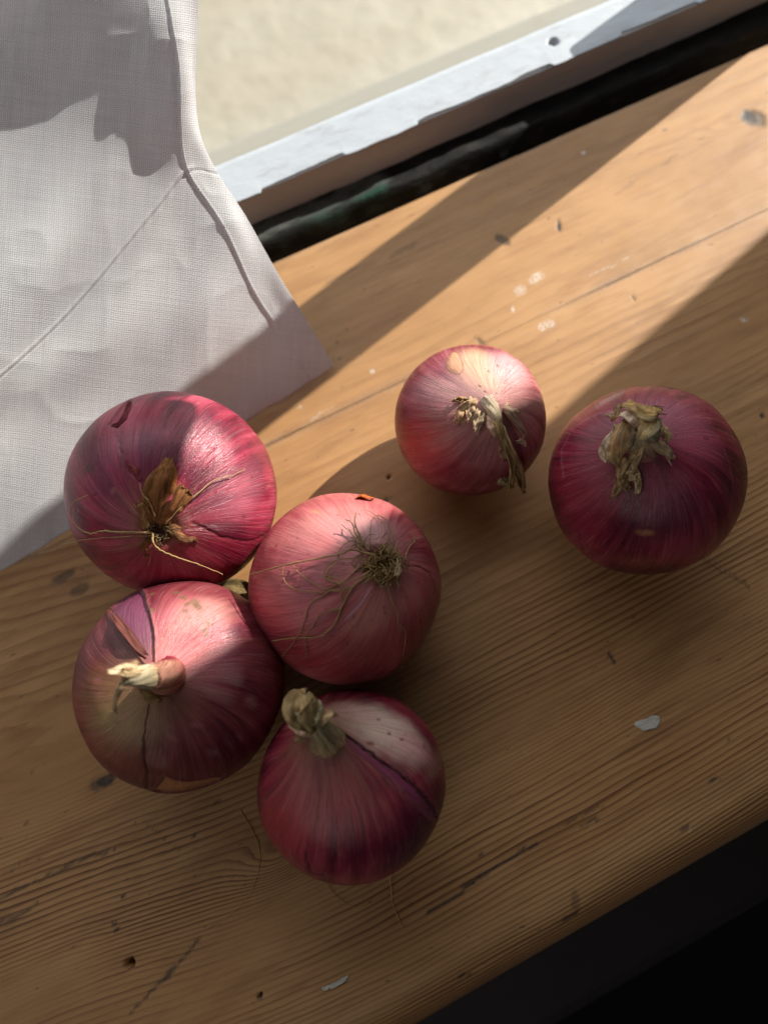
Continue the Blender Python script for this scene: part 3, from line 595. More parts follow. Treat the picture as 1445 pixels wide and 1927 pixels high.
        V += (V - s.c) / np.linalg.norm(V - s.c, axis=-1, keepdims=True) * cr[..., None] * 2
        endr = rag * Wd.mean() * fbm(n3(v * 3.5, seed, 1), seed + 5, 3)
        V[-1] += T[-1] * endr[:, None] * 1.6; V[-2] += T[-2] * endr[:, None] * .8
        q = .75 + .6 * fbm(n3(t[:, None] * 2.5, v[None] * 4 + seed, 2), seed + 8, 3)
        colA[:] = np.array(colr) * np.array((1.85, 1.55, 1.32)) * q[..., None]
        if edge is not None: colA += (np.array(edge) - colA) * (np.clip(np.abs(v) - .6, 0, .4) / .4)[None, :, None] * .8
        stA[..., 0] = v[None] + seed; stA[..., 1] = t[:, None] * 3
        o = link(name, V.reshape(-1, 3), grid_faces(nu, nv), M_PAPER, s.obj, attrs={'col': colA.reshape(-1, 3), 'st': stA.reshape(-1, 3)})
        m = o.modifiers.new('thickness', 'SOLIDIFY'); m.thickness = 0.00022; m.offset = 0
        return o
    def horn(s, pts, colr, tipc, seed=0, name='neck', ridges=7, nu=44, nv=40, open_=.0, twist=1.5):
        """pts: (px, py, height mm, radius mm)"""
        P = np.array([list(s.pt(p)) for p in pts]); Rr = np.array([p[3] for p in pts]) / 1000
        S = spline(P, nu); Rr = spline(np.stack([Rr] * 3, 1), nu)[:, 0]; T = np.gradient(S, axis=0); T /= np.linalg.norm(T, axis=1)[:, None]
        t = np.linspace(0, 1, nu); q = np.linspace(0, 2 * math.pi, nv, endpoint=False); V = np.zeros((nu, nv, 3)); cA = V.copy(); sA = V.copy()
        a = np.cross(T[0], (.3, .5, .8)); a /= np.linalg.norm(a)
        for k in range(nu):
            a = a - T[k] * (a @ T[k]); a /= np.linalg.norm(a); b = np.cross(T[k], a)
            qq = q + twist * t[k]
            rr = Rr[k] * (1 + .16 * fbm(np.stack([np.cos(qq) * 1.6, np.sin(qq) * 1.6, 0 * qq + t[k] * 1.2], -1), seed, 3) * 1.6 + .14 * fbm(np.stack([np.cos(qq) * ridges, np.sin(qq) * ridges, 0 * qq + t[k]], -1), seed + 2, 2))
            V[k] = S[k] + np.outer(np.cos(q) * rr, a) + np.outer(np.sin(q) * rr, b)
        V[-1] += T[-1] * (.0022 * fbm(n3(np.cos(q) * 3, np.sin(q) * 3, seed), seed + 4, 3))[:, None]
        mixq = np.clip(t[:, None] * 1.3 + .4 * fbm(np.stack([np.cos(q) * 3 + 0 * t[:, None], np.sin(q) * 3 + 0 * t[:, None], t[:, None] * 2 + 0 * q], -1), seed + 6, 3), 0, 1)[..., None]
        cA = 1.25 * (np.array(colr) + (np.array(tipc) - np.array(colr)) * mixq)
        qt = q[None] + twist * t[:, None]; sA[..., 0] = np.cos(qt) * .55; sA[..., 2] = np.sin(qt) * 3.6; sA[..., 1] = t[:, None] * 2
        # close the tip with a crumpled cap set a little inside
        cap = S[-1] - T[-1] * .0012; V2 = np.concatenate([V.reshape(-1, 3), [cap]]); f4 = [tuple(x) for x in grid_faces(nu, nv, True)]
        f4 += [((nu - 1) * nv + j, (nu - 1) * nv + (j + 1) % nv, nu * nv) for j in range(nv)]
        return link(name, V2, f4, M_PAPER, s.obj, attrs={'col': np.vstack([cA.reshape(-1, 3), [np.array(tipc) * .3]]), 'st': np.vstack([sA.reshape(-1, 3), [[0, 2, 0]]])})
    def tuft(s, px, py, rad, n, seed, tint=(.6, .55, .5), length=(2, 5), lift=3.0, curly=1.0):
        rs = np.random.RandomState(seed); L = []
        for _ in range(n):
            a = rs.uniform(0, 2 * math.pi); r = rad * math.sqrt(rs.uniform(0, 1)); x, y = px + r * math.cos(a), py + r * math.sin(a); P = []
            b = a + rs.uniform(-1.2, 1.2) * curly; h = rs.uniform(0, .5); ln = rs.uniform(*length); kk = rs.uniform(-1.3, 1.3) * curly
            for q in range(6):
                P.append(s.hit(x, y, (h - .8) / 1000)); st_ = ln * 5.6 / 5
                x += math.cos(b) * st_; y += math.sin(b) * st_; b += kk * .6 + rs.uniform(-.5, .5) * curly; h += lift * (.5 if q < 2 else .1) * rs.uniform(.2, 1)
                if q > 3: h -= lift * .2
            L.append((P, rs.uniform(.18, .30) / 1000, .00008))
        return joined_tubes('root_tuft', L, s.obj, tint)

# palettes (linear base colours)
DEEP, RED, ROSE, SALMON, STRAW, TAN, CREAM, PLUM, COPPER = (.120, .010, .026), (.27, .026, .052), (.44, .10, .13), (.53, .175, .15), (.52, .39, .21), (.36, .22, .10), (.68, .58, .42), (.17, .035, .075), (.40, .14, .055)

# -- onion 1: crimson, root end to the camera, against the curtain
o = Onion((328, 931), 37.7, .93, (300, 1002), 'root', 11, 'crimson onion against the white curtain, root end with a torn brown flap facing up')
o.base(DEEP, RED, (.42, .075, .11))
o.tint(o.blob(450, 930, 13, 8, -40, .7), (.46, .20, .22), .45); o.tint(o.blob(220, 880, 12, 16, 60, .6), PLUM, .55)
o.fade('root', .36, (.20, .05, .045), .6, .5, .8); o.fade('root', .20, (.26, .13, .05), .75, .5, 1.0); o.fade('root', .09, (.05, .03, .015), .9)
o.peel([(205, 800), (222, 775), (246, 752), (250, 765), (240, 790), (222, 806)], .35, (.25, .03, .05), .5)
o.crack([(210, 803), (222, 830), (231, 858), (240, 888), (262, 906)], .25, .25, (.30, .10, .11), .5)
o.tint(o.blob(167, 882, 1.8, 2.6, 80, .5), (.07, .035, .025), .75); o.tint(o.blob(342, 866, .7), (.03, .01, .01), .9); o.tint(o.blob(213, 924, 1.2), (.36, .16, .14), .5)
for a in range(9):
    rs = np.random.RandomState(a); o.tint(o.blob(rs.uniform(320, 480), rs.uniform(800, 980), rs.uniform(.3, .7)), (.10, .02, .02), .6)
o.crack([(365, 985), (420, 1012), (470, 1018), (510, 995)], .5, .3, (.10, .012, .02), .7)
o.tint(np.clip((o.sd([(300, 1008), (365, 988), (420, 1014), (475, 1020), (512, 1000), (500, 1080), (400, 1110), (250, 1100), (180, 1040)], True, .6) < 0) * 1.0, 0, 1), (.22, .014, .030), .5)
o.finish()
o.ribbon([(292, 985, .4, 5), (297, 955, 1.6, 10), (303, 918, 2.2, 11), (312, 890, 2.2, 8), (316, 868, 1.8, 4)], .5, .15, (.27, .125, .045), 3, 'skin_flap', crumple=1.0)
o.ribbon([(310, 985, .4, 4), (328, 955, 2.6, 6), (345, 925, 3.2, 7), (350, 918, 3.2, 3)], -.6, -.3, (.30, .15, .06), 4, 'skin_flap')
o.ribbon([(282, 992, .4, 4), (270, 975, 1.2, 6), (262, 958, 1.4, 6), (258, 950, 1.2, 4)], .5, .2, (.30, .19, .08), 5, 'skin_flap')
o.ribbon([(315, 995, .3, 3), (340, 1000, 1.0, 7), (360, 1010, 1.0, 5), (368, 1018, .8, 2)], .5, .1, (.22, .11, .05), 6, 'skin_flap')
o.ribbon([(290, 1015, .3, 4), (277, 1032, .8, 5), (272, 1045, .8, 4)], .5, .1, (.22, .11, .045), 7, 'skin_flap')
o.ribbon([(236, 868, .2, 1.2), (246, 878, .7, 2.8), (256, 890, .8, 3.2), (266, 906, .4, 1.4)], .8, .2, (.24, .05, .07), 2, 'skin_flap', nu=18, rag=.2)
o.ribbon([(206, 802, .1, 1), (222, 796, .5, 2.6), (236, 780, .6, 3), (246, 756, .2, 1.6)], .9, -.2, (.24, .05, .075), 1, 'skin_flap', nu=18, rag=.2)
o.tuft(300, 1000, 15, 46, 1, (.42, .38, .30), (1.5, 4), 2.2, 1.0)
for p, w in (([(282, 1001, 1.2), (230, 1002, 1.5), (195, 999, 1.6), (170, 1004, 1.6), (147, 992, 1.8), (133, 968, 2.2), (140, 945, 3.2), (166, 931, 3.4)], .36), ([(285, 1008, 1), (225, 1010, 1.3), (160, 1016, 1.4), (112, 1026, 1.8)], .22), ([(288, 1004, 1.4), (240, 1000, 1.8), (205, 1002, 1.6)], .3),
             ([(288, 1004, 1.5), (288, 1020, 3.0), (300, 1034, 3.4), (325, 1046, 3), (350, 1054, 2.8), (386, 1067, 2.4), (419, 1081, 2.6)], .38), ([(312, 985, .8), (337, 958, 1.6), (372, 928, 2), (402, 905, 1.6), (436, 895, 1.2), (462, 882, 1.4)], .30), ([(292, 972, 1), (281, 945, 2.4), (268, 928, 3.4), (263, 908, 4.0)], .34), ([(280, 1030, .6), (283, 1050, .7), (272, 1086, .5)], .18)):
    o.root(p, w * .8, w * .38, tint=(1.0, .9, .72))
# -- onion 3: salmon pink, tangle of roots
o = Onion((647, 1110), 34.0, .95, (722, 1060), 'root', 23, 'salmon pink onion with a tangle of dry roots, centre of the group', shift=(.8, .4))
o.base((.21, .030, .040), (.35, .080, .080), (.47, .15, .13), .08)
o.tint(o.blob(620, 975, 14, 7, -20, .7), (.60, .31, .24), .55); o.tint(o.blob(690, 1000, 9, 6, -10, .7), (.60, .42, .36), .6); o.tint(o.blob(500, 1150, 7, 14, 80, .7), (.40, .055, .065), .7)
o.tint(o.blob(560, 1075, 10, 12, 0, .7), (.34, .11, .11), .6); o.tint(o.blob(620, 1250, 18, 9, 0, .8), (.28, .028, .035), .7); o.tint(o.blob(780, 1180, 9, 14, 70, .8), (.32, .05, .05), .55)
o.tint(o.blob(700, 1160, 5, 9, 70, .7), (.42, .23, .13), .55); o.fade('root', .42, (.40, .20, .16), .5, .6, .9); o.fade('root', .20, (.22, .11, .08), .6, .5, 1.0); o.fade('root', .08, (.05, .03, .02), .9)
o.crack([(760, 1065), (790, 1068), (808, 1085), (816, 1110)], .3, .2, (.14, .03, .03), .7); o.tint(o.blob(594, 962, 2, .8, 20), (.38, .30, .12), .5)
o.crack([(695, 1108), (678, 1135), (650, 1165)], .5, .1, (.42, .30, .34), .5, .3)
rs = np.random.RandomState(3)
for _ in range(40): o.tint(o.blob(rs.uniform(500, 800), rs.uniform(960, 1240), rs.uniform(.25, .6)), (.13, .03, .025), .65)
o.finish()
o.ribbon([(668, 938, -.4, 3), (680, 932, .8, 4), (696, 936, .8, 3), (702, 938, .5, 1)], .5, .6, (.55, .16, .04), 9, 'skin_flap', nu=14)
o.tuft(724, 1064, 22, 130, 4, (.62, .52, .36), (3, 8), 3.4, 1.2)
o.tuft(700, 1050, 22, 34, 5, (.60, .50, .34), (4, 9), 2.5, .9)
o.ribbon([(748, 1050, .5, 2), (752, 1068, 2.5, 2.4), (745, 1086, 2.5, 1.6)], .5, .2, (.45, .36, .25), 8, 'skin_flap', nu=14)
for p, w in (([(705, 1046, 2), (662, 1034, 3), (640, 1043, 2.8), (565, 1057, 2.2), (522, 1067, 2), (470, 1082, 3)], .34), ([(700, 1075), (655, 1108), (610, 1113), (570, 1113), (545, 1104), (532, 1085), (534, 1062)], .22), ([(690, 1058), (668, 1075), (640, 1098), (610, 1108), (580, 1092), (560, 1075), (552, 1064)], .26),
             ([(700, 1080), (665, 1105), (645, 1140), (635, 1165), (615, 1190), (590, 1200), (560, 1200), (511, 1206, 2)], .32), ([(640, 1095), (612, 1118), (585, 1135), (575, 1160), (565, 1190), (548, 1215), (530, 1237, 1.5)], .24), ([(643, 1145), (605, 1155), (590, 1175), (576, 1195), (575, 1215), (577, 1228), (573, 1238)], .2),
             ([(725, 1085), (735, 1125), (748, 1155), (750, 1175), (763, 1190), (760, 1220), (757, 1258)], .22), ([(728, 1035), (738, 1015), (735, 990), (718, 972), (705, 972), (698, 990), (695, 1022)], .2), ([(762, 1055), (770, 1030), (779, 1020), (775, 1005), (767, 1003)], .22),
             ([(695, 1036), (672, 1010, 2), (662, 985, 4), (650, 977, 5)], .3), ([(688, 1030), (673, 1000, 2.5), (668, 985, 4.5), (670, 964, 6)], .34), ([(682, 1040), (660, 1002, 2), (642, 987, 3)], .24), ([(622, 1092, 2), (617, 1075, 2.5), (634, 1058, 2.5), (640, 1032, 2), (664, 1018, 1.5), (690, 1030)], .24), ([(640, 1100, 2), (612, 1088, 2.5), (616, 1065, 2.5), (640, 1052, 2.2), (690, 1050, 2)], .26), ([(735, 1050), (733, 1010), (720, 985), (705, 968), (690, 960)], .16), ([(610, 1085, 1.5), (640, 1090, 3), (645, 1105, 3), (620, 1112, 2)], .22), ([(700, 1072, 1.5), (680, 1085, 2), (660, 1095, 2), (642, 1118, 1.5), (646, 1140, 1)], .26)):
    o.root(p, w * 1.1, w * .55, tint=(.60, .50, .36))
# -- onion 2: maroon and tan, dry neck, torn skin
o = Onion((343, 1287), 35.3, .92, (296, 1285), 'neck', 37, 'large maroon and tan onion with torn skin and twisted neck, left of the nearest onion', neck=.003, neck_w=.3)
o.base((.085, .010, .018), (.145, .026, .032), (.21, .052, .052))
o.tint(o.blob(222, 1342, 13, 14, 40, .6, 2.0), (.27, .215, .078), .95); o.tint(o.blob(180, 1290, 7, 16, 85, .7), (.22, .09, .04), .55); o.tint(o.blob(240, 1200, 12, 9, 30, .6), (.16, .065, .065), .5); o.tint(o.blob(260, 1440, 16, 7, 20, .6), (.21, .075, .04), .6)
o.tint(o.blob(350, 1180, 13, 13, 0, .45), (.46, .13, .13), .8); o.tint(o.blob(385, 1150, 6, 10, 60, .6), (.60, .34, .24), .5); o.tint(o.blob(400, 1260, 10, 6, -30, .7), (.42, .12, .14), .5)  # lighter wedge painted where sun falls on the upper skin
for x, y, r in ((333, 1118, 1.0), (347, 1126, 1.1), (354, 1137, 1.2), (368, 1134, 1.7), (374, 1142, 1.5), (395, 1172, .9), (390, 1184, .9), (392, 1192, .8), (352, 1150, 1.0), (360, 1160, .6), (290, 1150, 1.0), (287, 1120, .9)): o.tint(o.blob(x, y, r), (.13, .11, .045), .75)
for x, y, rx, ry in ((440, 1268, 4, 3), (448, 1280, 3, 2), (475, 1322, 2.5, 2.2), (400, 1418, 2.2, 1.4), (420, 1310, 5, 2), (300, 1435, 4, 3)): o.tint(o.blob(x, y, rx, ry, 30, .5, 1.2), (.33, .20, .17), .32)
rs = np.random.RandomState(8)
for _ in range(26): o.tint(o.blob(rs.uniform(170, 510), rs.uniform(1180, 1470), rs.uniform(.8, 2.6), rs.uniform(.5, 1.2), rs.uniform(0, 180), .6, 1.0), (.40, .17, .16) if rs.rand() < .5 else (.10, .02, .03), .35)
o.rough = o.rough + .12; o.silver = o.silver * .35
o.peel([(204, 1146), (230, 1126), (262, 1108), (272, 1118), (284, 1160), (292, 1195), (292, 1236), (272, 1236), (245, 1208), (236, 1190)], .8, (.19, .060, .105), .9, raise_=.45)
o.crack([(286, 1128), (284, 1160), (289, 1180), (290, 1232)], .35, .2, (.10, .02, .03), .8)
o.crack([(281, 1322), (278, 1350), (271, 1400), (273, 1430), (279, 1455), (278, 1482)], .42, .5, (.055, .012, .016), .95); o.crack([(284, 1322), (281, 1352), (275, 1400)], .25, -.2, (.40, .20, .14), .6)
m_ = o.peel([(288, 1487), (312, 1464), (330, 1470), (350, 1473), (400, 1466), (440, 1458), (480, 1440), (500, 1470), (400, 1520), (300, 1510)], 1.0, (.42, .22, .075), .9)
o.crack([(404, 1160), (402, 1190), (399, 1215)], .22, .15, (.25, .03, .05), .7); o.crack([(343, 1225), (350, 1240), (354, 1252)], .3, -.2, (.62, .35, .32), .6)
o.fade('neck', .42, (.28, .18, .085), .45, .7, .4)
o.tint(o.blob(330, 1225, 8, 5, 0, .6), (.55, .19, .17), .7)
o.finish()
o.ribbon([(206, 1147, .2, 1.5), (222, 1172, 1.0, 3.2), (240, 1198, 1.4, 4.2), (258, 1222, 1.4, 4.0), (276, 1237, .8, 2.0)], -1.1, .5, (.17, .065, .06), 12, 'skin_flap', rag=.1)
o.horn([(314, 1258, .0, 4.6), (318, 1270, 2.5, 5.2), (306, 1275, 6.5, 4.6), (285, 1277, 11, 3.4)], (.30, .028, .045), (.48, .22, .15), 5, 'neck_sheath', 5, nu=26)
o.horn([(300, 1280, 5, 3.6), (280, 1276, 10, 3.6), (262, 1275, 15, 3.0), (246, 1276, 18, 2.2), (234, 1277, 20, 1.6)], (.50, .37, .20), (.60, .50, .34), 6, 'neck', 9, twist=2.4)
o.ribbon([(262, 1270, 16, 4), (240, 1262, 20, 4.0), (222, 1262, 22.5, 2.6), (204, 1265, 24, 1.6)], .9, .3, (.74, .64, .48), 14, rag=.2)
o.ribbon([(243, 1280, 19, 2.5), (230, 1290, 20, 2.4), (218, 1310, 17, 2.2), (213, 1332, 13, 1.8), (217, 1342, 12, 1.0)], .9, .3, (.58, .48, .32), 15)
o.ribbon([(258, 1258, 14, 3.5), (250, 1256, 17, 4), (242, 1266, 20, 3)], .8, .2, (.50, .40, .25), 16, nu=16)
for k_, (p, c_) in enumerate((([(322, 1292, 1.5, 5), (300, 1290, 7, 5), (275, 1282, 13, 4.4), (250, 1278, 18, 3), (236, 1280, 20, 1.5)], (.46, .34, .18)), ([(316, 1262, 3, 4), (296, 1260, 9, 5), (272, 1262, 15, 4.4), (252, 1264, 19, 3), (232, 1262, 22, 1.6)], (.58, .46, .28)), ([(312, 1276, 7, 4), (290, 1272, 12, 4.6), (268, 1270, 17, 4), (246, 1272, 21, 2.6), (228, 1268, 23, 1.4)], (.62, .52, .34)), ([(325, 1285, 1, 4), (312, 1292, 4, 6), (296, 1300, 6, 5), (282, 1308, 5, 2)], (.40, .28, .14)))):
    o.ribbon(p, .9, .25 * (-1) ** k_, c_, 80 + k_, 'neck_layer', rag=.5, crumple=.9)
o.ribbon([(300, 1300, 4, 7), (285, 1305, 8, 6), (268, 1298, 13, 3)], .8, .1, (.40, .31, .16), 17, nu=18)
o.root([(278, 1130), (310, 1132), (345, 1135), (380, 1150), (410, 1165), (440, 1172), (462, 1178)], .13, .08, .35, (.28, .2, .15)); o.root([(425, 1178), (432, 1188), (440, 1195)], .1, .07, .3, (.28, .2, .15))
# -- onion 4: wine red, thick neck stub, nearest
o = Onion((661, 1474), 31.3, .90, (608, 1380), 'neck', 41, 'wine red onion with a pale shoulder of painted window sheen and stubby tan neck, nearest the front edge', neck=.0150, neck_w=.34)
o.base((.085, .006, .018), (.19, .012, .034), (.27, .040, .055))
o.tint(o.blob(615, 1530, 9, 20, 85, .7), (.26, .085, .065), .55); o.tint(o.blob(790, 1560, 11, 14, 60, .7), (.055, .006, .018), .65); o.tint(o.blob(520, 1560, 8, 12, 70, .7), (.30, .030, .035), .6)
o.tint(o.blob(722, 1366, 14, 8.5, 25, .7, 2.2), (.66, .62, .42), .95); o.tint(o.blob(775, 1400, 8, 5, 30, .7), (.50, .26, .24), .55); o.tint(o.blob(690, 1345, 7, 4, 10, .6), (.46, .30, .24), .5)  # shoulder patch puts the window reflection into the skin colour
o.fade('neck', .50, (.30, .15, .085), .55, .7, .45); o.fade('neck', .30, (.30, .20, .095), .7, .6, .4)
o.tint(o.blob(820, 1440, 3.5, 8, 70, .5), (.20, .12, .075), .7)
rs = np.random.RandomState(5)
for _ in range(22): o.tint(o.blob(rs.uniform(585, 640), rs.uniform(1405, 1445), rs.uniform(.3, .6)), (.04, .02, .015), .8)
for x, y in ((707, 1407), (714, 1406), (760, 1390), (720, 1352), (800, 1405), (660, 1570), (740, 1380)): o.tint(o.blob(x, y, .6), (.16, .05, .03), .8)
m_ = o.peel([(652, 1393), (668, 1402), (700, 1420), (740, 1445), (780, 1480), (808, 1512), (822, 1540), (812, 1545), (790, 1520), (755, 1485), (715, 1450), (680, 1428), (658, 1408)], .55, (.22, .055, .10), .75, raise_=.35)
o.crack([(650, 1390), (672, 1403), (702, 1421), (742, 1447), (782, 1482), (810, 1513), (822, 1535), (820, 1556)], .38, .5, (.035, .010, .012), .9)
o.crack([(575, 1605), (578, 1625), (586, 1645), (604, 1650)], .5, .3, (.06, .008, .012), .8); o.crack([(652, 1460), (655, 1500), (658, 1530)], .18, .1, (.10, .04, .03), .6)
o.finish()
o.horn([(618, 1398, 6.0, 5.4), (610, 1382, 10.0, 4.4), (600, 1366, 15, 3.6), (590, 1350, 20, 3.4), (582, 1340, 23, 4.0)], (.33, .22, .11), (.48, .40, .24), 21, 'neck', 10, twist=.5)
o.ribbon([(580, 1358, 18, 7), (566, 1345, 22, 9.5), (560, 1330, 25, 9), (572, 1314, 27, 8), (578, 1309, 27, 5)], -.9, .3, (.46, .37, .20), 22, rag=.25, crumple=1.1)
o.ribbon([(600, 1368, 19, 7), (590, 1350, 24, 8), (584, 1330, 27, 6), (580, 1312, 28, 5)], .8, -.4, (.40, .32, .17), 23, rag=.3)
o.ribbon([(600, 1352, 20, 6), (614, 1344, 22, 5.5), (626, 1340, 22.5, 4.5), (632, 1345, 21.5, 2)], 1.0, .5, (.56, .45, .28), 24, crumple=.9)
o.ribbon([(585, 1368, 16, 6), (566, 1362, 15, 7), (552, 1358, 13, 4)], .7, -.3, (.56, .44, .34), 25, nu=18, rag=.6)
o.ribbon([(585, 1370, 15, 5), (572, 1378, 12, 5), (560, 1385, 10, 4)], .7, .2, (.44, .32, .22), 26, nu=18, rag=.6); o.ribbon([(600, 1366, 17, 7), (604, 1380, 14.5, 5), (608, 1392, 13, 1.5)], .7, .1, (.30, .21, .12), 27, nu=16)
# -- onion 5: small, straw topped, floppy stalk
o = Onion((885, 793), 29.0, .97, (926, 762), 'neck', 53, 'small onion with straw yellow top and limp dry stalk, furthest back and half in sunlight', neck=.004, neck_w=.3)
o.base((.15, .016, .030), (.27, .050, .065), (.38, .13, .13))
o.tint(o.blob(900, 690, 11, 7.5, 60, .55), (.66, .50, .25), .9); o.tint(o.blob(960, 690, 8, 9, 50, .6), (.66, .42, .38), .75); o.tint(o.blob(850, 740, 16, 6, 10, .7), (.46, .30, .27), .6)  # straw top; pink-white patch beside it is a painted sun highlight
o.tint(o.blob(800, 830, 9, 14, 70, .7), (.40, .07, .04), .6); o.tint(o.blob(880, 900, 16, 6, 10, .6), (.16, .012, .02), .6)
o.fade('neck', .62, (.50, .34, .25), .55, .7, .5)
d_ = o.sd([(839, 688), (842, 675), (849, 666), (857, 664), (864, 671), (869, 683), (868, 696), (861, 704), (852, 705), (843, 699)], True, .5); o.tint(1 - sst(-.3, .3, d_), (.55, .33, .15), .8); o.tint(np.exp(-(d_ / .3) ** 2), (.16, .08, .05), .7); o.disp += .0004 * (1 - sst(-1.5, 0, d_))
for x, y in ((937, 686), (918, 694), (896, 722), (905, 735), (933, 738)): o.tint(o.blob(x, y, .55), (.12, .07, .03), .85)
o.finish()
o.horn([(918, 756, 1, 3.2), (926, 770, 3.4, 2.4), (934, 786, 5.0, 1.9), (940, 800, 5.2, 1.2)], (.56, .44, .32), (.50, .40, .24), 31, 'neck', 8, nu=30)
for p, c_, sd_, cu in (([(928, 775, 5, 4), (940, 805, 7, 4.2), (954, 840, 6, 3.6), (968, 872, 4, 3.4), (976, 905, 2, 2.4), (982, 918, 1.5, 1)], (.44, .34, .17), 131, 1.2), ([(934, 790, 6, 3), (946, 820, 6.5, 3.4), (956, 850, 5, 3.0), (962, 880, 3.4, 2.6), (961, 915, 2, 1.4)], (.50, .41, .24), 132, -1.0), ([(940, 795, 6, 3), (958, 830, 6, 3), (972, 860, 5, 3.2), (984, 890, 3.4, 2.6), (988, 920, 1.6, 1.2)], (.42, .32, .17), 133, 1.1)):
    o.ribbon(p, cu, .2 * cu, c_, sd_, 'stalk', nu=34, rag=.6, crumple=.8)
for p, c_, sd_, cu in (([(968, 860, 4, 4), (966, 890, 3, 4), (962, 918, 2, 2.5)], (.42, .34, .18), 32, .8), ([(974, 880, 3, 4), (984, 905, 2, 3.5), (986, 928, 1, 1.5)], (.38, .28, .15), 33, .7), ([(915, 762, 2, 4), (902, 785, 4, 4.6), (894, 812, 4, 2)], (.55, .46, .34), 34, .7), ([(922, 780, 4, 4), (928, 800, 6, 5), (934, 820, 6, 2)], (.62, .50, .40), 35, .8), ([(940, 762, 2, 3), (965, 780, 4, 3.6), (988, 815, 3, 2.2), (988, 822, 3, 1)], (.52, .40, .33), 36, .8), ([(945, 760, 2, 3), (962, 768, 3.5, 3), (978, 772, 3, 1.5)], (.60, .48, .38), 37, .7),
                       ([(905, 755, 1, 3), (888, 762, 2.5, 4), (872, 775, 2.5, 5), (862, 795, 2, 3)], (.62, .48, .32), 38, .7), ([(890, 748, 1, 3), (886, 765, 3, 4), (884, 792, 3, 2)], (.66, .55, .40), 39, .8), ([(945, 835, 5, 3), (948, 855, 3, 3), (949, 865, 2, 1.5)], (.44, .34, .24), 40, .7), ([(935, 905, .3, 3), (945, 908, .8, 5), (955, 912, .5, 4)], (.46, .42, .26), 41, .6), ([(990, 838, 2, 1.5), (982, 830, 2.5, 2), (975, 832, 2, 1.5)], (.66, .55, .45), 42, .6), ([(880, 752, 1, 2), (862, 752, 2, 2), (852, 755, 1.5, 1)], (.5, .35, .2), 43, .7)):
    o.ribbon(p, cu, .2, c_, sd_, nu=20, rag=.5, crumple=.8)
# -- onion 6: dark red, crumpled dry leaves on top
o = Onion((1211, 905), 34.6, .94, (1212, 838), 'neck', 67, 'dark red onion with a clump of crumpled dry leaves on top, furthest right', neck=.003, neck_w=.26)
o.base((.080, .006, .017), (.18, .014, .034), (.27, .040, .060), .0)
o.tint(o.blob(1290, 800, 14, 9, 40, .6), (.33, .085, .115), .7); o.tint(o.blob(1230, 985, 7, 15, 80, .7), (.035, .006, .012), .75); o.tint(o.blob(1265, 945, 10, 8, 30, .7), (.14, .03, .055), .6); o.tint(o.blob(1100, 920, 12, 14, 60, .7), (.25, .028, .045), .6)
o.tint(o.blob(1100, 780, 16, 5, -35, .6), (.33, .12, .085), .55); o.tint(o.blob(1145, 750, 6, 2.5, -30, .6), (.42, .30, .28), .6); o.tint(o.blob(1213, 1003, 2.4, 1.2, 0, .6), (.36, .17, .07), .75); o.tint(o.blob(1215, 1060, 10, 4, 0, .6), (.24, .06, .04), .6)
o.crack([(1090, 1000), (1100, 1040), (1125, 1068)], .3, .2, (.05, .01, .01), .7); o.crack([(1062, 900), (1058, 850), (1080, 810), (1120, 780), (1160, 768)], .5, -.15, (.33, .12, .12), .5, .4); o.crack([(1350, 820), (1372, 870), (1378, 930), (1365, 980)], .5, -.1, (.30, .08, .09), .35)
rs = np.random.RandomState(9)
for _ in range(34): o.tint(o.blob(rs.uniform(1180, 1340), rs.uniform(820, 960), rs.uniform(.25, .6)), (.05, .008, .012), .7)
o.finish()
o.horn([(1208, 848, .5, 5.5), (1210, 832, 4, 5.0), (1212, 815, 8, 4.6), (1212, 802, 11, 4.0)], (.34, .13, .11), (.44, .36, .22), 51, 'neck', 8, nu=24)
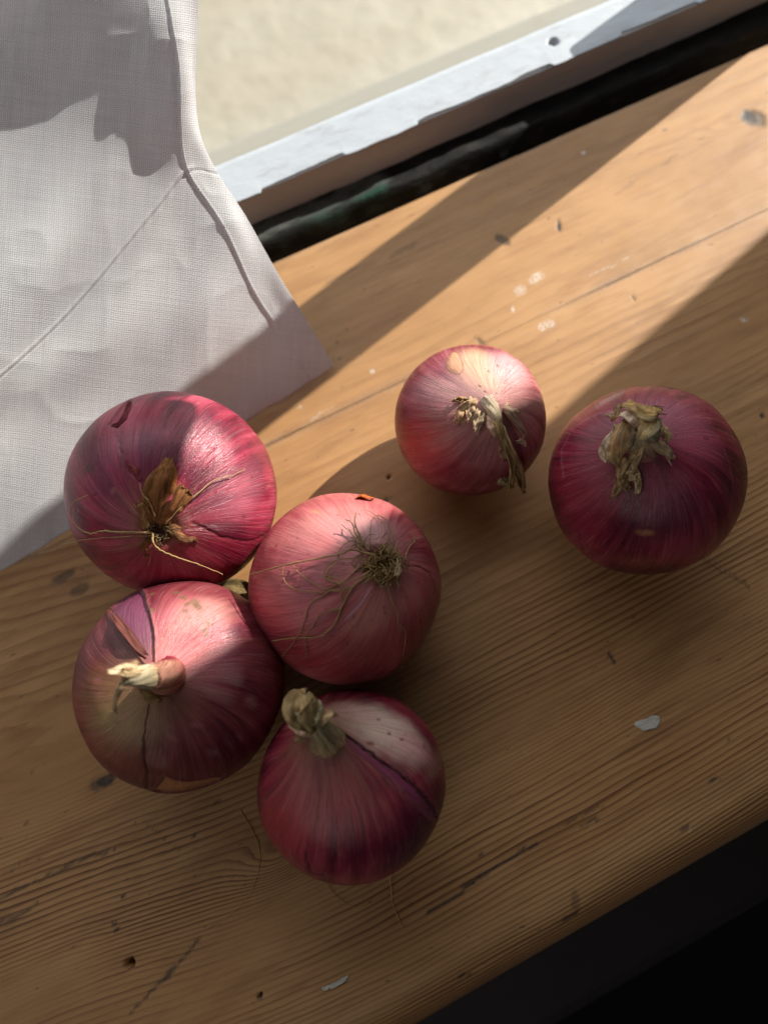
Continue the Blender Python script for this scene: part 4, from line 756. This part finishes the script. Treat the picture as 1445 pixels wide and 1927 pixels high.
for p, cu, ro, c_, sd_, ed in (
        ([(1186, 786, 13, 5), (1172, 805, 13, 8.5), (1163, 835, 11, 10.5), (1160, 858, 8, 9), (1163, 872, 6, 4)], 1.1, .2, (.36, .27, .15), 61, (.62, .55, .42)),
        ([(1158, 800, 11, 3), (1142, 830, 9, 4.0), (1134, 850, 7, 4.6), (1142, 868, 6, 2.5)], .8, -.4, (.64, .58, .46), 62, None),
        ([(1178, 756, 13, 5), (1200, 760, 16, 8), (1222, 768, 17, 10), (1240, 772, 16, 7)], .9, .2, (.46, .34, .15), 63, (.60, .48, .26)),
        ([(1168, 776, 13, 4), (1185, 776, 15, 6), (1202, 786, 15, 7), (1210, 800, 13, 5)], .8, .3, (.66, .60, .50), 64, None),
        ([(1222, 776, 16, 9), (1215, 795, 16, 9.5), (1205, 812, 14, 8), (1198, 824, 12, 4)], .7, -.2, (.52, .46, .26), 65, (.62, .56, .36)),
        ([(1195, 824, 9, 4), (1222, 826, 9, 4), (1244, 840, 7, 4.2), (1258, 850, 5, 3.6), (1266, 864, 4, 3)], .9, .3, (.56, .48, .34), 66, None),
        ([(1206, 838, 8, 3), (1196, 856, 7, 4), (1186, 876, 5, 4.6), (1180, 892, 4, 4)], .9, .1, (.54, .44, .26), 67, None),
        ([(1182, 885, 4, 4.5), (1192, 892, 4, 5.2), (1202, 905, 3.6, 3.2), (1202, 928, 3, 2.6)], .9, .2, (.50, .42, .26), 68, None),
        ([(1176, 862, 6, 5), (1168, 890, 4.5, 4), (1166, 912, 3, 3.6), (1153, 936, 2, 1.6)], .9, -.2, (.40, .31, .17), 69, None),
        ([(1178, 895, 4, 2.6), (1178, 912, 3.5, 2.8), (1185, 924, 3, 1.6)], .7, .2, (.30, .22, .12), 70, None),
        ([(1232, 798, 10, 4), (1246, 806, 9, 5.4), (1254, 818, 7, 4.4), (1254, 830, 6, 2)], .8, .1, (.50, .40, .24), 71, None),
        ([(1164, 762, 10, 1.6), (1160, 778, 11, 1.6), (1150, 792, 10, 1)], .6, .1, (.50, .38, .18), 72, None),
        ([(1200, 802, 10, 5), (1192, 815, 10, 6), (1190, 835, 8, 5), (1186, 850, 6, 3)], .8, .3, (.58, .50, .36), 73, None),
        ([(1140, 780, 5, 1.6), (1155, 778, 9, 2), (1165, 760, 11, 1)], .6, .1, (.55, .44, .36), 74, None)):
    o.ribbon(p, cu, ro, c_, sd_, edge=ed, crumple=1.0, rag=.5)

# ------------------------------------------------------------------ loose bits on the sill
def loose(name, pts, r, label, cat, tint, group=None):
    P = [at(*p[:2], (p[2] if len(p) > 2 else .35) / 1000) for p in pts]
    t_ = tube(name, P, r / 1000, r * .6 / 1000, None, tint, n=len(P) * 8); tag(t_, label, cat, group); return t_
G_ = 'loose root threads on the sill'
loose('root_thread', [(452, 1525), (470, 1555), (486, 1590), (488, 1625), (478, 1665), (455, 1700), (425, 1728), (388, 1748)], .16, 'long curved dry root thread on the wood left of the nearest onion', 'root thread', (1.0, .85, .6), G_)
loose('root_thread', [(733, 1642, 2), (735, 1665, 1.2), (738, 1700), (748, 1725), (759, 1752)], .18, 'short pale root thread poking out below the nearest onion', 'root thread', (1.2, 1.1, .9), G_)
loose('root_thread', [(610, 1650, 1), (622, 1675), (645, 1697), (672, 1712)], .12, 'faint fine root thread under the left side of the nearest onion', 'root thread', (.9, .75, .5), G_)
loose('root_thread', [(1322, 1050), (1345, 1068), (1375, 1085), (1412, 1106)], .12, 'fine dark root thread beside the right-hand onion', 'root thread', (.4, .33, .25), G_)

# scrap of dry skin lying between the three left onions
def scrap(pts, w, colr, seed, label):
    P = np.array([at(x, y, z / 1000) for x, y, z in pts]); S = spline(P, 22); v = np.linspace(-1, 1, 9); T = np.gradient(S, axis=0); T /= np.linalg.norm(T, axis=1)[:, None]
    B = np.cross(T, [0, 0, 1.0]); V = S[:, None] + B[:, None] * (v[None, :, None] * w / 2000) + np.array([0, 0, 1.0]) * (np.abs(v)[None, :, None] ** 2 * .0016 + .0012 * fbm(n3(np.linspace(0, 4, 22)[:, None], v[None] * 2, seed), seed, 3)[..., None])
    V[..., 2] = np.maximum(V[..., 2], .0004); q = .8 + .5 * fbm(n3(np.linspace(0, 5, 22)[:, None], v[None] * 3, 1), seed + 1, 3)
    st_ = np.stack([v[None] + 0 * q, np.linspace(0, 3, 22)[:, None] + 0 * q, 0 * q], -1)
    ob = link('skin_scrap', V.reshape(-1, 3), grid_faces(22, 9), M_PAPER, attrs={'col': (np.array(colr) * q[..., None]).reshape(-1, 3), 'st': st_.reshape(-1, 3)})
    m = ob.modifiers.new('thickness', 'SOLIDIFY'); m.thickness = .0002; m.offset = 0
    tag(ob, label, 'onion skin'); return ob
scrap([(418, 1112, 2), (440, 1106, 3), (462, 1112, 3), (486, 1130, 2)], 7, (.36, .24, .10), 5, 'curled scrap of tan onion skin wedged between the three left onions')
